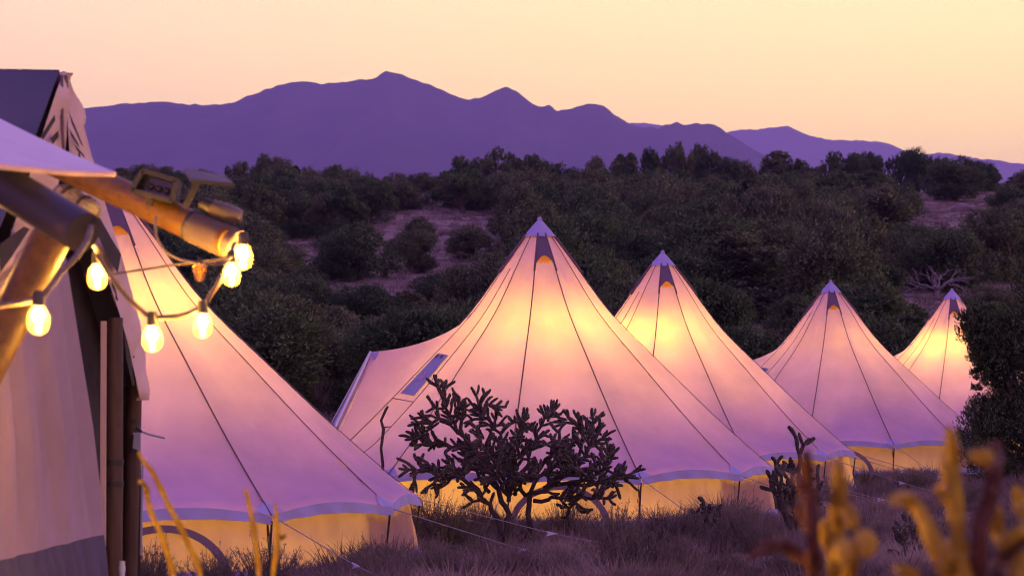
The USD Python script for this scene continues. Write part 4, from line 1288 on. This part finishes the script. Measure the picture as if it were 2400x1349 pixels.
# gable front: canvas under the two rakes, gathered into folds along them
far_out = curve([(143, 168), (152, 188), (176, 262), (205, 370), (236, 478), (262, 560), (290, 652), (318, 760), (332, 842), (327, 905), (321, 938)], 60)
far_in = curve([(145, 172), (146, 230), (148, 300), (152, 372), (178, 470), (206, 566), (240, 650), (268, 730), (292, 815), (308, 885), (319, 936)], 60)
near_out = curve([(139, 167), (118, 220), (98, 280), (78, 340), (52, 425), (22, 520), (-20, 640), (-80, 800)], 44)
near_in = curve([(144, 172), (145, 230), (145, 300), (140, 360), (122, 440), (84, 545), (40, 665), (-20, 800)], 44)
fo, fi = np.array([onG(*q) for q in far_out]), np.array([onG(*q) for q in far_in])
no, ni = np.array([onG(*q) for q in near_out]), np.array([onG(*q) for q in near_in])
fold = lambda U, V, s: 0.03 * np.sin(V * 31 + U * 5.0 + s) * np.sin(np.pi * U) + 0.018 * np.sin(V * 67 + U * 8 + 2 * s) * np.sin(np.pi * U)
obj("gable_drape", S_(between(fi, fo, 15, lambda U, V: 0.02 + fold(U, V, 0.4))), M["gable"], st, smooth=True)
obj("gable_drape", S_(between(ni, no, 15, lambda U, V: 0.02 + fold(U, V, 1.9))), M["gable"], st, smooth=True)
obj("gable_seam", S_(tube([onG(145, 176, 0.03), onG(146, 300, 0.03), onG(150, 372, 0.03)], 0.006, 6)), M["seam"], st)
# dark strips that paint the shade between the drape folds
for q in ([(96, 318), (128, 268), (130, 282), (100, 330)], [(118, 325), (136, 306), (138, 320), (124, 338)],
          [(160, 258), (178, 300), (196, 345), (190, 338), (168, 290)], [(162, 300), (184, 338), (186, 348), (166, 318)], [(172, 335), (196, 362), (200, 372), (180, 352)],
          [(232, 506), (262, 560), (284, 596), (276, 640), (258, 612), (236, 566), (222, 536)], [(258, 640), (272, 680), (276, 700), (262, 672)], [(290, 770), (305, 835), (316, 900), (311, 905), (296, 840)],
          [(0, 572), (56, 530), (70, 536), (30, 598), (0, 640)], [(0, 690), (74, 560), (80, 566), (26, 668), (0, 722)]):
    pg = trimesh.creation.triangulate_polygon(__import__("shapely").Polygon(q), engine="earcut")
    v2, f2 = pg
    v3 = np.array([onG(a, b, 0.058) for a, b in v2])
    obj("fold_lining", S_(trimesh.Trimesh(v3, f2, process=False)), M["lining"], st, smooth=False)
# the curtain below, its far edge tied back, and the gathered skirt under it
cv = np.linspace(0, 1, 40)
ctop = np.array([onG(a, np.interp(a, [-140, 20, 140, 148], [640, 600, 585, 590])) for a in np.linspace(-140, 148, 40)])
cbot = np.array([onG(a, np.interp(a, [-140, 0, 240], [1352, 1312, 1251])) for a in np.linspace(-140, 240, 40)])
pleat = lambda u: 0.022 * np.sin(u * 34) + 0.016 * np.sin(u * 57 + 1.3) + 0.012 * np.sin(u * 91 + 0.4)


def curt(U, V):
    i = np.round(U * 39).astype(int)
    p = ctop[i] * (1 - V[..., None]) + cbot[i] * V[..., None]
    bulge = np.where(V < 0.45, (V / 0.45), 1.0) * 0
    p[..., 0] += pleat(U) * np.interp(V, [0, 0.6, 0.9, 1], [0.3, 1, 0.7, 0.3]) + bulge
    return p


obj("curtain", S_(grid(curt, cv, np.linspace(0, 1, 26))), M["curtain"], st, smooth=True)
sk_u = np.linspace(0, 1, 120)


def skirt(U, V):
    a = -140 + 380 * U
    p = np.stack([onG(x_, np.interp(x_, [-140, 0, 240], [1352, 1312, 1251])) for x_ in a.ravel()]).reshape(a.shape + (3,))
    p[..., 2] = p[..., 2] * (1 - V) + (-0.02) * V
    p[..., 0] += 0.3 * pleat(U) * (1 - V) + (0.028 * np.sin(U * 96 + 1.5 * np.sin(U * 17)) * np.minimum(1, V * 6) + 0.05 * V)
    return p


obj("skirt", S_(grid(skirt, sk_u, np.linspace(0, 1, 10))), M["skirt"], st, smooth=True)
# dim inside: back and side walls
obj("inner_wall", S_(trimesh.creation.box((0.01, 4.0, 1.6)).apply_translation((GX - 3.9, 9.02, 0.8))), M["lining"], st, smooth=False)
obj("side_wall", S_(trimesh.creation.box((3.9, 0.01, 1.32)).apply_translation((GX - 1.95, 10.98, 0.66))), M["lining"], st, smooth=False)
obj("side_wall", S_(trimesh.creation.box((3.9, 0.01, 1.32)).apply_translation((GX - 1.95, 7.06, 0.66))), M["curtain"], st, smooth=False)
obj("door_shade", S_(between(np.array([onG(a, b, -0.12) for a, b in curve([(120, 560), (150, 900), (232, 1290)], 20)]), np.array([onG(a, b, -0.12) for a, b in curve([(222, 520), (290, 800), (300, 1290)], 20)]), 4, lambda U, V: 0 * U)), M["lining"], st, smooth=False)  # dark sheet standing in for the shade inside the door gap

# posts
def log_between(a, b, r, n=14, seed=0, taper=0.97):
    s = np.linspace(0, 1, 26)
    rr = r * (1 + (taper - 1) * s) * (1 + 0.05 * (meshkit.noise(np.stack([s * 9, 0 * s, 0 * s], -1), seed) - 0.5))
    m = tube(np.asarray(a) * (1 - s)[:, None] + np.asarray(b) * s[:, None], rr, n)
    return m


def post(label, top, foot_px, d, r, seed):
    f = P(foot_px, HOR, d) * [1, 1, 0]
    tp = P(*top, d)
    t = thing("log_post", label, "post", f, group=None)
    m = log_between(np.array([0, 0, -0.05]), tp - f, r, seed=seed)
    obj("shaft", m, M["dark_log"], t, smooth=50)
    return t, f, tp


t1, f1, tp1 = post("thicker dark log post at the edge of the tent curtain, ringed by a metal strap", (268, 744), 266, 10.15, 0.0395, 1)
for z_ in (1082, 1133):
    q = P(267, z_, 10.15) - f1
    obj("strap", lathe([(0.0405, -0.012), (0.0435, -0.012), (0.0435, 0.012), (0.0405, 0.012)], 20, (q[0], q[1], q[2])), M["dark_metal"], t1, smooth=40)
t2, f2, tp2 = post("slimmer dark log post just right of the strapped one", (318, 822), 298, 10.95, 0.036, 2)
q = P(288, 1330, 10.05) - f2
sl = thing("pale_strip", "pale narrow strip standing upright between curtain and strapped log post", "strip", P(240, HOR, 10.05) * [1, 1, 0])
obj("strip", beam((0, 0, -0.02), P(243, 752, 10.05) - P(240, HOR, 10.05) * [1, 1, 0], 0.024, 0.01, up=(0, 1, 0)), M["gable"], sl)
pc = P(286, 1326, 9.9)
bt = thing("pipe_stub", "short pale pipe standing at the foot of the log posts", "pipe", pc * [1, 1, 0])
obj("tube", lathe([(0.001, -0.02), (0.0125, -0.02), (0.0125, 0.575), (0.0105, 0.575), (0.0105, 0.5), (0.001, 0.5)], 16), M["plastic"], bt, smooth=40)
obj("collar", lathe([(0.0126, 0.53), (0.015, 0.53), (0.015, 0.555), (0.0126, 0.555)], 16), M["plastic"], bt, smooth=40)
# ratchet box with its strap on the slim post
rb = P(321, 1034, 10.9)
rt = thing("strap_ratchet", "blue grey ratchet hanging on the slim log post with a loose strap end", "ratchet", rb)
obj("housing", trimesh.creation.box((0.034, 0.03, 0.085)).apply_translation((0, 0, 0)), M["patch"], rt, smooth=False)
obj("hook", tube(np.array([P(320, 1000, 10.9), P(328, 1008, 10.9), P(333, 1012, 10.9)]) - rb, [0.006, 0.009, 0.003], 6), M["dark_metal"], rt)
obj("handle", tube(np.array([P(312, 1018, 10.88), P(309, 1050, 10.88), P(322, 1056, 10.88)]) - rb, 0.005, 6), M["dark_metal"], rt)
obj("strap_end", tube(np.array([P(330, 1010, 10.9), P(352, 1018, 10.92), P(386, 1026, 10.95)]) - rb, 0.005, 5), M["patch"], rt)
obj("strap", tube(np.array([P(324, 1050, 10.9), P(328, 1068, 10.9), P(334, 1085, 10.9), P(330, 1300, 10.9)]) - rb, 0.006, 5), M["patch"], rt)

# peeled log rafter with its wrapped end
LA, LB = P(60, 350, 7.6), P(540, 570, 6.9)
lt = thing("log_rafter", "honey coloured log jutting out from under the awning, lit from below", "log", LA)
o = LA
d_ = unit(LB - LA)
obj("log", log_between(np.zeros(3), LB - o, 0.046, 18, 5, 1.0), M["log"], lt, smooth=50)
obj("wrap", tube([P(452, 531, 6.98) - o, P(500, 553, 6.94) - o, P(556, 577, 6.9) - o], [0.0485, 0.0495, 0.049], 18), M["wrap"], lt, smooth=50)
obj("band", tube([P(448, 529, 6.985) - o, P(455, 532, 6.98) - o], 0.0505, 18), M["dark_metal"], lt, smooth=50)
# second, dark pole
DA, DB = P(-70, 388, 6.4), P(196, 545, 6.1)
dp = thing("dark_pole", "thick dark pole with a cut end, sloping under the honey coloured log", "pole", DA)
obj("shaft", tube([np.zeros(3), (DB - DA) * 0.5, DB - DA], 0.056, 22), M["pole_dark"], dp, smooth=50)
obj("screw", trimesh.creation.icosphere(2, 0.008).apply_translation(P(186, 590, 6.02) - DA), M["steel"], dp)
# brace
BA, BB = P(118, 560, 6.7), P(-60, 912, 6.5)
br_ = thing("log_brace", "brown log brace slanting down to the left edge behind the bulbs", "log", BB)
obj("log", log_between(np.zeros(3) + unit(BB - BA) * 0.3, BA - BB, 0.058, 18, 9, 1.0), M["brace"], br_, smooth=50)
# rolled tarp
ra, rb2 = P(138, 448, 7.5), P(222, 500, 7.4)
rl = thing("rolled_tarp", "grey rolled tarp tucked between the two sloping poles", "tarp", ra)
s = np.linspace(0, 1, 12)
m = tube(np.outer(s, rb2 - ra), 0.036 * np.interp(s, [0, 0.08, 0.9, 1], [0.7, 1, 1, 0.75]), 14)
m.vertices += 0.02 * (meshkit.fbm(m.vertices * 30, 2, 4)[:, None] - 0.5)
obj("roll", m, M["bag"], rl, smooth=60)
for k in (0.3, 0.72):
    c = (rb2 - ra) * k
    obj("tie", tube([c - unit(rb2 - ra) * 0.006, c + unit(rb2 - ra) * 0.006], 0.04, 14), M["lining"], rl)

# awning
aw_far = curve([P(-90, 232, 7.4), P(0, 278, 7.35), P(110, 332, 7.25), P(200, 374, 7.1), P(266, 401, 6.95)], 24)
aw_near = curve([P(-90, 378, 5.7), P(0, 386, 5.9), P(120, 398, 6.3), P(200, 403, 6.65), P(267, 404.5, 6.93)], 24)
aw = grid(lambda U, V: aw_far[np.round(V * 23).astype(int)] * (1 - U[..., None]) + aw_near[np.round(V * 23).astype(int)] * U[..., None] - np.stack([0 * U, 0 * U, 0.03 * np.sin(np.pi * U) * (1 - V)], -1), np.linspace(0, 1, 12), np.linspace(0, 1, 24))
ao = aw_far[0].copy()
at_ = thing("awning", "pale lavender awning cloth stretched out to a point over the log", "awning", ao)
obj("cloth", solid(aw, 0.004).apply_translation(-ao), M["awning"], at_, smooth=50)
obj("hem", tube(aw_near - ao - [0, 0, 0.004], 0.009, 7), M["gable"], at_)

# solar lamps on the log
sa = P(372, 446, 7.05)
s1 = thing("solar_lamp", "boxy dark solar lamp tilted on top of the honey coloured log", "lamp", sa, group=None)
T1 = lambda px, py, dd=7.05: P(px, py, dd) - sa
fr = [T1(314, 448), T1(338, 402), T1(418, 425), T1(408, 474)]
for i in range(4):
    a, b = fr[i], fr[(i + 1) % 4]
    obj("housing_side", beam(a, b, 0.09, 0.014, up=unit(np.cross(b - a, [0, 1, 0]))), M["dark_metal"], s1)
c0 = sum(fr) / 4
obj("lens_panel", solid(grid(lambda U, V: (fr[0] * (1 - U[..., None]) + fr[3] * U[..., None]) * (1 - V[..., None]) + (fr[1] * (1 - U[..., None]) + fr[2] * U[..., None]) * V[..., None] + [0, 0.03, 0], np.linspace(0, 1, 3), np.linspace(0, 1, 3)), 0.006), M["panel"], s1, smooth=False)
for k in range(3):
    obj("diode", trimesh.creation.icosphere(2, 0.011).apply_translation(c0 + (fr[3] - fr[0]) * (0.2 * (k - 1)) + [0, 0.02, -0.005]), M["lens"], s1)
obj("foot", beam(T1(352, 452), T1(350, 482), 0.02, 0.02, up=(0, 1, 0)), M["dark_metal"], s1)
sb = P(452, 470, 6.95)
T2 = lambda px, py, dd=6.95: P(px, py, dd) - sb
s2 = thing("solar_lamp", "solar lamp with a tilted blue panel on an arm, near the log's wrapped end", "lamp", sb, group=None)
pan = np.array([T2(432, 398, 6.95), T2(520, 414, 6.95), T2(548, 434, 6.75), T2(446, 424, 6.75)])
pm = grid(lambda U, V: (pan[0] * (1 - U[..., None]) + pan[1] * U[..., None]) * (1 - V[..., None]) + (pan[3] * (1 - U[..., None]) + pan[2] * U[..., None]) * V[..., None], np.linspace(0, 1, 4), np.linspace(0, 1, 3))
obj("solar_panel", solid(pm, 0.004), M["panel"], s2, smooth=False)
obj("panel_frame", solid(pm.copy().apply_translation((0, 0, -0.006)), 0.012), M["dark_metal"], s2, smooth=False)
obj("arm", beam(T2(462, 428), T2(434, 488), 0.018, 0.022, up=(0, 1, 0)), M["dark_metal"], s2)
obj("lamp_head", tube([T2(486, 482), T2(530, 500), T2(566, 508)], [0.02, 0.03, 0.02], 16), M["lens"], s2, smooth=50)
obj("lamp_collar", tube([T2(470, 474), T2(494, 486)], [0.016, 0.024], 14), M["dark_metal"], s2, smooth=50)

# ---------------------------------------------------------------- string lights
def bulb_parts(t, s=1.0):
    prof = [(0.001, -0.078), (0.012, -0.0765), (0.022, -0.070), (0.0275, -0.058), (0.0285, -0.045), (0.0265, -0.030), (0.021, -0.016), (0.0145, -0.006), (0.0125, 0.0)]
    obj("glass", lathe([(a * s, b * s) for a, b in prof], 20), M["bulb_glass"], t, smooth=True)
    fil = trimesh.creation.icosphere(2, 0.0125 * s)
    fil.vertices *= [1, 1, 1.35]
    obj("filament", fil.apply_translation((0, 0, -0.031 * s)), M["bulb"], t, smooth=True)
    obj("socket", lathe([(0.001, 0.034), (0.011, 0.034), (0.0145, 0.026), (0.0155, 0.0), (0.0145, -0.006), (0.001, -0.006)], 14), M["socket"], t, smooth=40)


bulbs = [
    (90, 712, 5.9, 1.0, "lit bulb hanging lowest at the far left before the brown brace"),
    (228, 614, 6.8, 1.05, "lit bulb hanging below the dark pole's cut end"),
    (357, 758, 6.75, 1.06, "lit bulb lowest in the loop before the nearest bell tent"),
    (475, 730, 6.75, 0.98, "lit bulb before the right slope of the nearest bell tent"),
    (543, 612, 6.78, 0.95, "lit bulb under the log's tip, lower of the touching pair"),
    (570, 570, 6.82, 1.0, "lit bulb right at the log's tip, upper of the touching pair"),
    (-150, 560, 6.9, 0.9, "lit bulb just outside the left edge beside the log brace"),
]
b0 = None
bp = []
for px, py, d, sc, lab in bulbs:
    p = P(px, py, d)
    bp.append(p)
    if b0 is None:
        b0 = thing("light_bulb", lab, "light bulb", p, 0, (sc, sc, sc), "lit bulbs on the string lights")
        bulb_parts(b0)
    else:
        dup(b0, p, 0, (sc, sc, sc), lab)
# unseen outsized bulbs, added left of the view to light the near stems
for k, (x, y, z) in enumerate([(-1.02, 4.0, 1.3), (-0.88, 3.35, 1.16), (-0.7, 2.8, 1.08)]):
    bp.append(np.array([x, y, z]))
    dup(b0, bp[-1], 0, (2.0, 2.0, 2.0), f"unseen bulb added outside the view to light the stems, {['farthest from the camera', 'in the middle', 'nearest the camera'][k]}")
dim = thing("small_bulb", "small unlit amber bulb dangling left of the log's tip", "light bulb", P(468, 618, 6.5))
obj("glass", lathe([(0.001, -0.05), (0.008, -0.049), (0.012, -0.044), (0.019, -0.022), (0.022, -0.01), (0.016, 0.0), (0.001, 0.002)], 9), M["bulb_glass"], dim, smooth=False)
obj("socket", lathe([(0.001, 0.014), (0.008, 0.014), (0.009, 0.0), (0.001, 0.0)], 10), M["socket"], dim)
ln = [("cable running from the left edge up to the dark pole's end", [(-120, 760, 5.85), (0, 716, 5.9), (60, 706, 5.9), (96, 694, 5.9), (140, 640, 5.95), (186, 592, 6.0), (206, 556, 6.05), (212, 530, 6.1)], 0.0085),
      ("cable loop from the dark pole's end through three bulbs to the log's tip", [(212, 540, 6.15), (228, 596, 6.78), (262, 650, 6.75), (305, 702, 6.75), (340, 735, 6.75), (362, 745, 6.75), (420, 741, 6.75), (468, 722, 6.75), (500, 682, 6.76), (530, 630, 6.78), (545, 596, 6.78), (552, 572, 6.85)], 0.0085),
      ("thin double wire stretched level from the gable drape to the log's tip", [(230, 648, 7.6), (330, 632, 7.3), (430, 618, 7.0), (500, 610, 6.8), (548, 600, 6.7)], 0.004),
      ("thin wire drooping in a curve below the log", [(366, 505, 6.95), (365, 545, 6.9), (380, 580, 6.85), (410, 603, 6.8), (440, 612, 6.75), (468, 616, 6.6), (510, 618, 6.6), (540, 602, 6.7)], 0.004)]
for lab, pts_, r_ in ln:
    p = curve([P(*q) for q in pts_], 40)
    tag(obj("cable", tube(p, r_, 7), M["cable"], smooth=True), f"{lab[0].upper() + lab[1:]}"[:1].lower() + lab[1:], "cable", "string light cables and wires")
p = curve([bp[6] + [0, 0, 0.03]] + [q + [0, 0, 0.035] for q in bp[7:]], 60)
tag(obj("cable", tube(p, 0.008, 7), M["cable"], smooth=True), "cable of the added bulbs passing outside the left edge", "cable", "string light cables and wires")
